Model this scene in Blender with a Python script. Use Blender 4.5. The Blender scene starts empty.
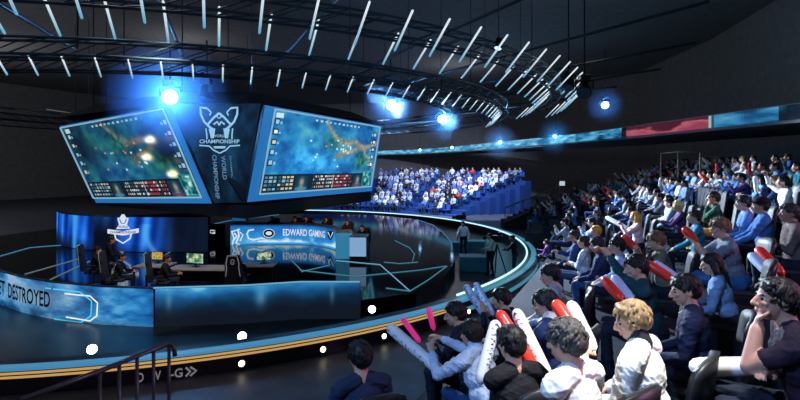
import bpy, bmesh, math, random
import numpy as np
from mathutils import Vector, Matrix

random.seed(7)
RNG = np.random.default_rng(11)
C = bpy.context.scene.collection
PI = math.pi
CAMZ, F, CX, HY = 4.5, 480.0, 400.0, 165.0     # camera height, focal length in pixels, principal point


def W(px, py, d):
    """World point seen at a photo pixel at distance d along the view axis."""
    return Vector(((px - CX) / F * d, d, CAMZ - (py - HY) / F * d))


def WZ(px, py, z):
    """World point seen at a photo pixel on the level z."""
    d = F * (CAMZ - z) / (py - HY)
    return Vector(((px - CX) / F * d, d, z))


def proj(p):
    return (CX + F * p[0] / p[1], HY - F * (p[2] - CAMZ) / p[1]) if p[1] > 0.2 else (-9999, 9999)


def s2l(c):
    c = np.asarray(c, dtype=float)
    return np.where(c <= 0.04045, c / 12.92, ((c + 0.055) / 1.055) ** 2.4)


def hexc(h):
    h = h.lstrip('#')
    return tuple(float(x) for x in s2l([int(h[i:i + 2], 16) / 255 for i in (0, 2, 4)])) + (1.0,)


# ------------------------------------------------------------------ materials
def mat(name, col, rough=0.6, metal=0.0, spec=0.4, emit=None, strength=0.0, noise=0.12, scale=9.0, bump=0.0):
    m = bpy.data.materials.new(name)
    m.use_nodes = True
    nt = m.node_tree
    b = nt.nodes['Principled BSDF']
    b.inputs['Roughness'].default_value = rough
    b.inputs['Metallic'].default_value = metal
    b.inputs['Specular IOR Level'].default_value = spec
    c = hexc(col) if isinstance(col, str) else col
    if noise > 0:
        tc = nt.nodes.new('ShaderNodeTexCoord')
        n = nt.nodes.new('ShaderNodeTexNoise')
        n.inputs['Scale'].default_value = scale
        n.inputs['Detail'].default_value = 3
        r = nt.nodes.new('ShaderNodeValToRGB')
        r.color_ramp.elements[0].position = 0.3
        r.color_ramp.elements[1].position = 0.7
        r.color_ramp.elements[0].color = tuple(x * (1 - noise) for x in c[:3]) + (1,)
        r.color_ramp.elements[1].color = tuple(min(1, x * (1 + noise)) for x in c[:3]) + (1,)
        nt.links.new(tc.outputs['Object'], n.inputs['Vector'])
        nt.links.new(n.outputs['Fac'], r.inputs['Fac'])
        nt.links.new(r.outputs['Color'], b.inputs['Base Color'])
        if bump > 0:
            bp = nt.nodes.new('ShaderNodeBump')
            bp.inputs['Strength'].default_value = bump
            bp.inputs['Distance'].default_value = 0.02
            nt.links.new(n.outputs['Fac'], bp.inputs['Height'])
            nt.links.new(bp.outputs['Normal'], b.inputs['Normal'])
    else:
        b.inputs['Base Color'].default_value = c
    if emit:
        b.inputs['Emission Color'].default_value = hexc(emit)
        b.inputs['Emission Strength'].default_value = strength
    return m


def led_mat(name, strength):
    m = bpy.data.materials.new(name)
    m.use_nodes = True
    nt = m.node_tree
    b = nt.nodes['Principled BSDF']
    b.inputs['Base Color'].default_value = (0.01, 0.01, 0.012, 1)
    b.inputs['Roughness'].default_value = 0.6
    b.inputs['Specular IOR Level'].default_value = 0.04
    a = nt.nodes.new('ShaderNodeAttribute')
    a.attribute_name = 'Col'
    nt.links.new(a.outputs['Color'], b.inputs['Emission Color'])
    b.inputs['Emission Strength'].default_value = strength
    return m


M = {}
M['black'] = mat('matt_black_metal', '#17181b', 0.55, 0.0, 0.3)
M['truss'] = mat('dark_truss_metal', '#3a4a58', 0.4, 0.6, 0.4)
M['trussblue'] = mat('bluish_truss_metal', '#365468', 0.45, 0.4, 0.4)
M['wall'] = mat('dark_wall_paint', '#8c8c8e', 0.9, 0, 0.1, scale=2)
M['ceil'] = mat('dark_ceiling_paint', '#8c8c8e', 0.95, 0, 0.05, scale=2)
M['floor'] = mat('arena_floor_vinyl', '#4c505c', 0.45, 0, 0.4, scale=1.6, noise=0.35)
M['terrace'] = mat('terrace_carpet', '#232833', 0.75, 0, 0.2, scale=6)
M['deck'] = mat('glossy_black_stage_floor', '#0b0d10', 0.07, 0, 0.55, scale=3)
M['trough'] = mat('stage_well_floor', '#1d2a30', 0.3, 0, 0.5, scale=2, noise=0.4)
M['rim'] = mat('stage_rim_paint', '#20262c', 0.3, 0, 0.5)
M['seat'] = mat('dark_seat_fabric', '#23262c', 0.65, 0, 0.3, scale=30)
M['seatshell'] = mat('dark_seat_shell', '#1b1c20', 0.45, 0, 0.5)
M['seatblue'] = mat('blue_stadium_seat', '#22488c', 0.5, 0, 0.4)
M['steel'] = mat('grey_rail_steel', '#5a626c', 0.35, 0.5, 0.5)
M['beige'] = mat('cream_painted_rail', '#6a614e', 0.5, 0, 0.4)
M['desk'] = mat('grey_brown_desktop', '#8d8178', 0.4, 0, 0.4)
M['podium'] = mat('podium_grey_top', '#6a6a66', 0.35, 0, 0.5)
M['whitestick'] = mat('white_inflated_film', '#e4e4e6', 0.28, 0, 0.5, noise=0.04)
M['bluestick'] = mat('pale_blue_inflated_film', '#b9cdee', 0.28, 0, 0.5, noise=0.04)
M['redstick'] = mat('red_inflated_film', '#f0382c', 0.28, 0, 0.5, noise=0.06)
M['pinkstick'] = mat('glowing_pink_film', '#e8408c', 0.28, 0, 0.5, emit='#ff2a80', strength=0.35, noise=0.05)  # pink light on the stick is put in as a glow of the film
M['print'] = mat('dark_print_ink', '#15182a', 0.5, 0, 0.3, noise=0)
M['printblue'] = mat('blue_print_ink', '#22418c', 0.5, 0, 0.3, noise=0)
M['letterdark'] = mat('unlit_led_lettering', '#14161c', 0.6, 0, 0.2, noise=0)
M['letterwhite'] = mat('white_led_lettering', '#20242a', 0.5, emit='#e6f2ff', strength=0.85, noise=0)
M['letterblue'] = mat('pale_blue_led_lettering', '#20242a', 0.5, emit='#9fd2ee', strength=0.8, noise=0)
M['lettergrey'] = mat('grey_lettering', '#b9bdbb', 0.5, noise=0, emit='#b9bdbb', strength=0.25)
M['ledcyan'] = mat('cyan_white_led_strip', '#102028', 0.4, emit='#b4ecff', strength=1.5, noise=0)
M['ledteal'] = mat('teal_led_strip', '#102028', 0.4, emit='#4fa9c4', strength=0.55, noise=0)
M['ledblue'] = mat('blue_led_band', '#102028', 0.4, emit='#4a92c0', strength=0.8, noise=0)
M['ledgold'] = mat('gold_led_strip', '#2a2010', 0.4, emit='#d2a661', strength=0.85, noise=0)
M['lens'] = mat('lit_lamp_lens', '#ffffff', 0.2, emit='#cfe6ff', strength=14.0, noise=0)
M['lensblue'] = mat('lit_blue_lamp_lens', '#ffffff', 0.2, emit='#7fc8ff', strength=5.0, noise=0)
M['sparklewarm'] = mat('warm_sparkle_glow', '#ffffff', 0.2, emit='#fff3c0', strength=4.0, noise=0)  # glow of the sparkles put on the stage rim
M['screenback'] = mat('screen_back_casing', '#101216', 0.5)
M['panelblue'] = mat('lit_blue_podium_panel', '#20567a', 0.3, emit='#3f95c0', strength=0.6, noise=0)
M['panelpale'] = mat('lit_pale_blue_podium_panel', '#5a7fa0', 0.3, emit='#8fb6dc', strength=0.75, noise=0)
M['case'] = mat('teal_lit_case_board', '#2d7f92', 0.35, 0, 0.5)  # teal stage light is put into the board colour
M['paper'] = mat('white_paper', '#e8e6e0', 0.7, noise=0.03)


def tube_mat():
    m = bpy.data.materials.new('white_to_cyan_light_tube')
    m.use_nodes = True
    nt = m.node_tree
    b = nt.nodes['Principled BSDF']
    tc = nt.nodes.new('ShaderNodeTexCoord')
    sp = nt.nodes.new('ShaderNodeSeparateXYZ')
    r = nt.nodes.new('ShaderNodeValToRGB')
    r.color_ramp.elements[0].color = hexc('#4aa0c4')
    r.color_ramp.elements[0].position = 0.0
    r.color_ramp.elements[1].color = hexc('#e2f0f6')
    r.color_ramp.elements[1].position = 0.75
    nt.links.new(tc.outputs['Generated'], sp.inputs[0])
    nt.links.new(sp.outputs['Z'], r.inputs['Fac'])
    nt.links.new(r.outputs['Color'], b.inputs['Emission Color'])
    b.inputs['Emission Strength'].default_value = 0.95
    b.inputs['Base Color'].default_value = (.3, .3, .3, 1)
    return m


M['tube'] = tube_mat()


# ------------------------------------------------------------------ mesh builder
class MB:
    def __init__(s):
        s.v, s.f, s.mi, s.sm = [], [], [], []

    def add(s, vs, fs, mi=0, smooth=False):
        o = len(s.v)
        s.v += [tuple(v) for v in vs]
        s.f += [tuple(i + o for i in f) for f in fs]
        s.mi += [mi] * len(fs)
        s.sm += [smooth] * len(fs)
        return s

    def box(s, c, size, mi=0, rot=None, bev=0.0):
        bm = bmesh.new()
        bmesh.ops.create_cube(bm, size=1)
        for v in bm.verts:
            v.co = Vector((v.co.x * size[0], v.co.y * size[1], v.co.z * size[2]))
        if bev > 0:
            bmesh.ops.bevel(bm, geom=list(bm.edges), offset=bev, segments=2, affect='EDGES', profile=0.5)
        R = rot if rot is not None else Matrix.Identity(3)
        bm.verts.index_update()
        s.add([R @ v.co + Vector(c) for v in bm.verts], [[v.index for v in f.verts] for f in bm.faces], mi)
        bm.free()
        return s

    def tube(s, pts, r, seg=8, mi=0, caps=True, closed=False):
        pts = [Vector(p) for p in pts]
        n = len(pts)
        rs = r if isinstance(r, (list, tuple)) else [r] * n
        vs, fs = [], []
        up = None
        for i, p in enumerate(pts):
            if closed:
                t = (pts[(i + 1) % n] - pts[i - 1]).normalized()
            else:
                t = (pts[min(i + 1, n - 1)] - pts[max(i - 1, 0)]).normalized()
            if up is None:
                up = Vector((0, 0, 1)) if abs(t.z) < 0.9 else Vector((1, 0, 0))
            a = t.cross(up).normalized()
            b = a.cross(t).normalized()
            up = b
            for k in range(seg):
                th = 2 * PI * k / seg
                vs.append(p + (a * math.cos(th) + b * math.sin(th)) * rs[i])
        for i in range(n if closed else n - 1):
            for k in range(seg):
                i2 = (i + 1) % n
                fs.append((i * seg + k, i * seg + (k + 1) % seg, i2 * seg + (k + 1) % seg, i2 * seg + k))
        if caps and not closed:
            fs.append(tuple(range(seg))[::-1])
            fs.append(tuple((n - 1) * seg + k for k in range(seg)))
        return s.add(vs, fs, mi, True)

    def lathe(s, prof, o, axis=(0, 0, 1), seg=16, mi=0, caps=True):
        z = Vector(axis).normalized()
        x = z.orthogonal().normalized()
        y = z.cross(x)
        o = Vector(o)
        vs, fs = [], []
        for (r, h) in prof:
            for k in range(seg):
                th = 2 * PI * k / seg
                vs.append(o + z * h + (x * math.cos(th) + y * math.sin(th)) * r)
        for i in range(len(prof) - 1):
            for k in range(seg):
                fs.append((i * seg + k, i * seg + (k + 1) % seg, (i + 1) * seg + (k + 1) % seg, (i + 1) * seg + k))
        if caps:
            fs.append(tuple(range(seg))[::-1])
            fs.append(tuple((len(prof) - 1) * seg + k for k in range(seg)))
        return s.add(vs, fs, mi, True)

    def strip(s, path_a, path_b, mi=0, smooth=False):
        n = len(path_a)
        fs = [(i, i + 1, n + i + 1, n + i) for i in range(n - 1)]
        return s.add(list(path_a) + list(path_b), fs, mi, smooth)

    def poly(s, pts, mi=0):
        return s.add(pts, [tuple(range(len(pts)))], mi)

    def prism(s, pts, z0, z1, mi=0):
        n = len(pts)
        vs = [(p[0], p[1], z0) for p in pts] + [(p[0], p[1], z1) for p in pts]
        fs = [tuple(range(n))[::-1], tuple(range(n, 2 * n))]
        fs += [(i, (i + 1) % n, n + (i + 1) % n, n + i) for i in range(n)]
        return s.add(vs, fs, mi)

    def build(s, name, mats, parent=None, loc=None):
        me = bpy.data.meshes.new(name)
        me.from_pydata(s.v, [], s.f)
        if not isinstance(mats, (list, tuple)):
            mats = [mats]
        for m in mats:
            me.materials.append(m)
        me.polygons.foreach_set('material_index', s.mi)
        me.polygons.foreach_set('use_smooth', s.sm)
        bm = bmesh.new()
        bm.from_mesh(me)
        bmesh.ops.recalc_face_normals(bm, faces=bm.faces)
        bm.to_mesh(me)
        bm.free()
        me.update()
        o = bpy.data.objects.new(name, me)
        C.objects.link(o)
        if parent is not None:
            o.parent = parent
        if loc is not None:
            o.location = loc
        return o


def tag(o, label=None, cat=None, group=None, kind=None):
    if label:
        o['label'] = label
    if cat:
        o['category'] = cat
    if group:
        o['group'] = group
    if kind:
        o['kind'] = kind
    return o


def empty(name, loc=(0, 0, 0), rz=0.0):
    o = bpy.data.objects.new(name, None)
    C.objects.link(o)
    o.empty_display_size = 0.2
    o.location = loc
    o.rotation_euler = (0, 0, rz)
    return o


def copy_tree(o, parent=None):
    c = o.copy()
    C.objects.link(c)
    c.parent = parent
    for ch in list(o.children):
        copy_tree(ch, c)
    return c


# ------------------------------------------------------------------ LED picture grids
def vnoise(nv, nu, fy, fx, seed):
    r = np.random.default_rng(seed)
    g = r.random((int(fy) + 2, int(fx) + 2))
    y = np.linspace(0, fy, nv, endpoint=False)
    x = np.linspace(0, fx, nu, endpoint=False)
    yi, xi = y.astype(int), x.astype(int)
    ty, tx = y - yi, x - xi
    ty = (ty * ty * (3 - 2 * ty))[:, None]
    tx = (tx * tx * (3 - 2 * tx))[None, :]
    a = g[np.ix_(yi, xi)] * (1 - tx) + g[np.ix_(yi, xi + 1)] * tx
    b = g[np.ix_(yi + 1, xi)] * (1 - tx) + g[np.ix_(yi + 1, xi + 1)] * tx
    return a * (1 - ty) + b * ty


def fbm(nv, nu, fy, fx, seed, octv=4):
    t, amp, tot = 0, 1.0, 0
    for k in range(octv):
        t = t + amp * vnoise(nv, nu, fy * 2 ** k, fx * 2 ** k, seed + k)
        tot += amp
        amp *= 0.55
    return t / tot


def rgb(h):
    h = h.lstrip('#')
    return np.array([int(h[i:i + 2], 16) / 255 for i in (0, 2, 4)])


def lerp(a, b, t):
    return a * (1 - t[..., None]) + b * t[..., None]


def ramp(t, stops):
    out = np.zeros(t.shape + (3,))
    xs = [s[0] for s in stops]
    cs = np.array([rgb(s[1]) for s in stops])
    for k in range(3):
        out[..., k] = np.interp(t, xs, cs[:, k])
    return out


def panel(name, fn, cols, m, parent=None):
    """Grid mesh whose faces carry the pictured colours; fn(u, v) gives the point, v from the top."""
    nv, nu = cols.shape[:2]
    vs = [tuple(fn(i / nu, j / nv)) for j in range(nv + 1) for i in range(nu + 1)]
    fs = [(j * (nu + 1) + i, (j + 1) * (nu + 1) + i, (j + 1) * (nu + 1) + i + 1, j * (nu + 1) + i + 1)
          for j in range(nv) for i in range(nu)]
    me = bpy.data.meshes.new(name)
    me.from_pydata(vs, [], fs)
    me.materials.append(m)
    a = me.color_attributes.new('Col', 'FLOAT_COLOR', 'CORNER')
    lin = s2l(np.clip(cols, 0, 1)).reshape(-1, 3)
    c4 = np.ones((lin.shape[0], 4, 4), dtype=np.float32)
    c4[:, :, :3] = lin[:, None, :]
    a.data.foreach_set('color', c4.ravel())
    o = bpy.data.objects.new(name, me)
    C.objects.link(o)
    if parent is not None:
        o.parent = parent
    return o


_fonts = {}


def text2d(s, width=None, height=None, spacing=1.0, bold=0.018):
    """Letter outlines as flat 2-D triangles: (verts, faces), starting at x = 0, centred on y = 0."""
    cu = bpy.data.curves.new('lettering_source', 'FONT')
    cu.body = s
    cu.size = 1
    cu.space_character = spacing
    cu.offset = bold
    cu.resolution_u = 3
    o = bpy.data.objects.new('lettering_source', cu)
    C.objects.link(o)
    dg = bpy.context.evaluated_depsgraph_get()
    me = bpy.data.meshes.new_from_object(o.evaluated_get(dg))
    vs = np.array([v.co[:2] for v in me.vertices])
    fs = [tuple(p.vertices) for p in me.polygons]
    bpy.data.objects.remove(o)
    bpy.data.meshes.remove(me)
    bpy.data.curves.remove(cu)
    lo, hi = vs.min(0), vs.max(0)
    k = np.array([(width or 1) / (hi[0] - lo[0]), (height or 1) / (hi[1] - lo[1])])
    if width is None:
        k[0] = k[1]
    vs = (vs - np.array([lo[0], (lo[1] + hi[1]) / 2])) * k
    return vs, fs


class Decal:
    """Flat marks laid on a surface: 2-D shapes taken through fn(x, y) to the surface."""
    def __init__(s, fn):
        s.fn, s.v, s.f = fn, [], []

    def add(s, vs, fs):
        o = len(s.v)
        s.v += [tuple(s.fn(float(x), float(y))) for x, y in vs]
        s.f += [tuple(i + o for i in f) for f in fs]

    def text(s, t, x, y, w=None, h=None, rot=0.0, center=False, spacing=1.0):
        vs, fs = text2d(t, w, h, spacing)
        if center:
            vs = vs - np.array([vs[:, 0].max() / 2, 0])
        c, sn = math.cos(rot), math.sin(rot)
        vs = vs @ np.array([[c, sn], [-sn, c]]) + np.array([x, y])
        s.add(vs, fs)

    def stroke(s, pts, w, closed=False):
        pts = [np.array(p, float) for p in pts]
        n = len(pts)
        L, R = [], []
        for i in range(n):
            if closed:
                t = pts[(i + 1) % n] - pts[i - 1]
            else:
                t = pts[min(i + 1, n - 1)] - pts[max(i - 1, 0)]
            t = t / (np.linalg.norm(t) + 1e-9)
            nrm = np.array([-t[1], t[0]])
            L.append(pts[i] + nrm * w / 2)
            R.append(pts[i] - nrm * w / 2)
        m = n if closed else n - 1
        s.add(L + R, [(i, (i + 1) % n, n + (i + 1) % n, n + i) for i in range(m)])

    def fill(s, pts):
        s.add(pts, [tuple(range(len(pts)))])

    def build(s, name, m, parent):
        mb = MB()
        mb.add(s.v, s.f)
        return mb.build(name, m, parent)


def emblem(d, x, y, k):
    """Two-handled cup over a shield with banner words, as on the stage screens; k = width."""
    q = lambda *pts: [(x + a * k, y + b * k) for a, b in pts]
    w = 0.035 * k
    for sx in (-1, 1):
        d.stroke(q((sx * .30, .46), (sx * .47, .48), (sx * .46, .30), (sx * .38, .12), (sx * .24, -.02), (sx * .12, -.10)), w * 1.6)
        d.stroke(q((sx * .30, .46), (sx * .20, .36), (sx * .24, .28)), w)
        d.stroke(q((sx * .34, -.05), (sx * .32, -.22), (sx * .32, -.32)), w)
        d.fill(q((sx * .10, -.05), (sx * .27, -.06), (sx * .22, -.30), (sx * .14, -.30)))
        d.stroke(q((sx * .30, .04), (sx * .14, .22), (0, .34)), w * 1.5)
        d.stroke(q((sx * .14, .05), (sx * .05, .12), (0, .03)), w * 1.3)
        d.stroke(q((sx * .52, -.48), (sx * .26, -.50), (sx * .16, -.60), (0, -.68)), w)
    d.stroke([(x + .05 * k * math.cos(a), y + (.26 + .05 * math.sin(a)) * k) for a in np.linspace(0, 2 * PI, 10)[:-1]], w * .8, True)
    d.text('WORLD', x, y - .24 * k + .0, .34 * k, .07 * k, center=True)
    d.text('CHAMPIONSHIP', x, y - .38 * k, 1.02 * k, .10 * k, center=True)
    d.fill(q((-.16, -.50), (.16, -.50), (.13, -.56), (-.13, -.56)))
# ------------------------------------------------------------------ people
TAGS = ['skin', 'hair', 'top', 'bottom', 'shoe', 'eye', 'lip', 'accent']
_pal = {}


def cloth(h, rough=0.8):
    key = ('c', h)
    if key not in _pal:
        _pal[key] = mat('cloth_' + h.lstrip('#'), h, rough, 0, 0.2, noise=0.18, scale=9, bump=0.7)
    return _pal[key]


def skin(h='#c69880'):
    key = ('s', h)
    if key not in _pal:
        _pal[key] = mat('skin_' + h.lstrip('#'), h, 0.5, 0, 0.35, noise=0.06)
    return _pal[key]


def hairm(h='#14110f'):
    key = ('h', h)
    if key not in _pal:
        _pal[key] = mat('hair_' + h.lstrip('#'), h, 0.55, 0, 0.35, noise=0.45, scale=22, bump=0.6)
    return _pal[key]


M['eye'] = mat('dark_eye', '#0c0a0a', 0.15, noise=0)
M['lip'] = mat('lip_skin', '#a8625c', 0.45, noise=0)


def mats_for(skn='#c69880', hair='#14110f', top='#23252b', bottom='#1c2230', shoe='#17171a', accent='#d8d8d8'):
    return [skin(skn), hairm(hair), cloth(top), cloth(bottom), cloth(shoe), M['eye'], M['lip'], cloth(accent)]


class Prims:
    """Tapered limbs and rounded masses that are fused into one skin."""
    def __init__(s):
        s.cap, s.ell = [], []

    def c(s, p0, p1, r0, r1, tg):
        s.cap.append((Vector(p0), Vector(p1), r0, r1, TAGS.index(tg)))

    def e(s, c, r, tg, R=None):
        s.ell.append((Vector(c), Vector(r), R or Matrix.Identity(3), TAGS.index(tg)))

    def raw(s, seg):
        mb = MB()
        for p0, p1, r0, r1, _ in s.cap:
            ax = p1 - p0
            L = max(ax.length, 1e-4)
            z = ax / L
            x = z.orthogonal().normalized()
            y = z.cross(x)
            vs, fs = [], []
            prof = [(r0 * math.sin(a), -r0 * math.cos(a)) for a in np.linspace(0.12, PI / 2, 4)]
            prof += [(r1 * math.cos(a), L + r1 * math.sin(a)) for a in np.linspace(0, PI / 2 - 0.12, 4)]
            for (r, h) in prof:
                for k in range(seg):
                    th = 2 * PI * k / seg
                    vs.append(p0 + z * h + (x * math.cos(th) + y * math.sin(th)) * r)
            for i in range(len(prof) - 1):
                for k in range(seg):
                    fs.append((i * seg + k, i * seg + (k + 1) % seg, (i + 1) * seg + (k + 1) % seg, (i + 1) * seg + k))
            fs.append(tuple(range(seg))[::-1])
            fs.append(tuple((len(prof) - 1) * seg + k for k in range(seg)))
            mb.add(vs, fs, 0, True)
        for c, r, R, _ in s.ell:
            bm = bmesh.new()
            bmesh.ops.create_uvsphere(bm, u_segments=seg, v_segments=max(6, seg // 2 + 2), radius=1)
            bm.verts.index_update()
            mb.add([R @ Vector((v.co.x * r.x, v.co.y * r.y, v.co.z * r.z)) + c for v in bm.verts],
                   [[v.index for v in f.verts] for f in bm.faces], 0, True)
            bm.free()
        return mb

    def classify(s, P, bias=0.0015):
        best = np.full(len(P), 1e9)
        tg = np.zeros(len(P), int)
        for p0, p1, r0, r1, t in s.cap:
            a, b = np.array(p0), np.array(p1)
            ab = b - a
            h = np.clip(((P - a) @ ab) / (ab @ ab + 1e-9), 0, 1)
            d = np.linalg.norm(P - a - h[:, None] * ab, axis=1) - (r0 + (r1 - r0) * h)
            m = d < best
            best[m] = d[m]
            tg[m] = t
        for c, r, R, t in s.ell:
            R = np.array(R)
            k_ = np.linalg.norm(R[:, 0])
            q = (P - np.array(c)) @ (R / k_) / k_
            rr = np.array(r)
            k0 = np.linalg.norm(q / rr, axis=1)
            k1 = np.linalg.norm(q / rr ** 2, axis=1) + 1e-9
            d = k0 * (k0 - 1) / k1
            if TAGS[t] in ('eye', 'lip'):
                d = d - bias
            m = d < best
            best[m] = d[m]
            tg[m] = t
        return tg

    def fuse(s, name, voxel, smooth=4, seg=14, decimate=None, folds=0.0, seed=0):
        o = s.raw(seg).build('fuse_source', M['black'])
        r = o.modifiers.new('r', 'REMESH')
        r.mode = 'VOXEL'
        r.voxel_size = voxel
        sm = o.modifiers.new('s', 'SMOOTH')
        sm.factor = 0.5
        sm.iterations = smooth
        if decimate:
            dc = o.modifiers.new('d', 'DECIMATE')
            dc.ratio = decimate
        dg = bpy.context.evaluated_depsgraph_get()
        me = bpy.data.meshes.new_from_object(o.evaluated_get(dg))
        old = o.data
        bpy.data.objects.remove(o)
        bpy.data.meshes.remove(old)
        me.name = name
        n = len(me.polygons)
        P = np.zeros(n * 3)
        me.polygons.foreach_get('center', P)
        tg = s.classify(P.reshape(-1, 3), .0012 if voxel < .01 else -.001)
        me.materials.clear()
        for _ in TAGS:
            me.materials.append(M['black'])
        me.polygons.foreach_set('material_index', tg.astype(np.int32))
        me.polygons.foreach_set('use_smooth', np.ones(n, dtype=bool))
        if folds:
            nvt = len(me.vertices)
            co = np.zeros(nvt * 3)
            no = np.zeros(nvt * 3)
            me.vertices.foreach_get('co', co)
            me.vertices.foreach_get('normal', no)
            co, no = co.reshape(-1, 3), no.reshape(-1, 3)
            tv = s.classify(co, 0)
            r = np.random.default_rng(seed)
            f = np.zeros(nvt)
            for k in range(9):
                d = r.normal(size=3) * np.array([.7, .7, 1.2])
                d *= r.uniform(22, 60) / np.linalg.norm(d)
                w_ = r.normal(size=3) * 8
                f += (1 - np.abs(np.sin(co @ d + 1.6 * np.sin(co @ w_ + r.uniform(0, 6)) + r.uniform(0, 6)))) ** 2 / (1 + k * .25)
            m = (tv == TAGS.index('top')) | (tv == TAGS.index('bottom'))
            co += no * (m * (f - f.mean()) * folds)[:, None]
            me.vertices.foreach_set('co', co.ravel())
        me.update()
        return me


def ik(S, T, l1, l2, pole):
    """Elbow for a two-bone arm from S reaching T; also the reachable target."""
    d = T - S
    L = d.length
    mx = (l1 + l2) * 0.985
    if L > mx:
        T = S + d * (mx / L)
        d = T - S
        L = mx
    L = max(L, 0.12)
    a = (l1 * l1 - l2 * l2 + L * L) / (2 * L)
    h = math.sqrt(max(l1 * l1 - a * a, 0))
    ax = d.normalized()
    p = (pole - ax * pole.dot(ax))
    p = p.normalized() if p.length > 1e-4 else ax.orthogonal().normalized()
    return S + ax * a + p * h, T


def hand(P, wrist, dirv, palm_n, sx, grip=0.5, fine=True, tg='skin'):
    """Palm, four unequal bent fingers and a side thumb at the end of a forearm. palm_n points out of the palm."""
    f = dirv.normalized()
    n = (palm_n - f * palm_n.dot(f)).normalized()
    a = f.cross(n) * sx                      # towards the thumb side
    R = Matrix((a, f, n)).transposed()
    P.e(wrist + f * 0.045, (0.040, 0.052, 0.016), tg, R)
    P.c(wrist - f * 0.02, wrist + f * 0.02, 0.026, 0.024, tg)
    for k, (off, ln) in enumerate(((0.030, 0.072), (0.010, 0.080), (-0.010, 0.074), (-0.029, 0.058))):
        b = wrist + f * 0.088 + a * off
        ang = 0.25 + grip * 1.1
        j1 = b + (f * math.cos(ang * .6) + n * math.sin(ang * .6)) * ln * 0.5
        j2 = j1 + (f * math.cos(ang * 1.7) + n * math.sin(ang * 1.7)) * ln * 0.5
        P.c(b - f * 0.012, j1, 0.0098, 0.0090, tg)
        P.c(j1, j2, 0.0090, 0.0075, tg)
    t0 = wrist + f * 0.028 + a * 0.030
    t1 = t0 + (f * 0.6 + a * 0.65 + n * 0.45 * (0.4 + grip)).normalized() * 0.036
    t2 = t1 + (f * 0.85 + a * 0.05 + n * 0.6 * (0.4 + grip)).normalized() * 0.03
    P.c(t0, t1, 0.0125, 0.0108, tg)
    P.c(t1, t2, 0.0108, 0.0085, tg)


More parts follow.
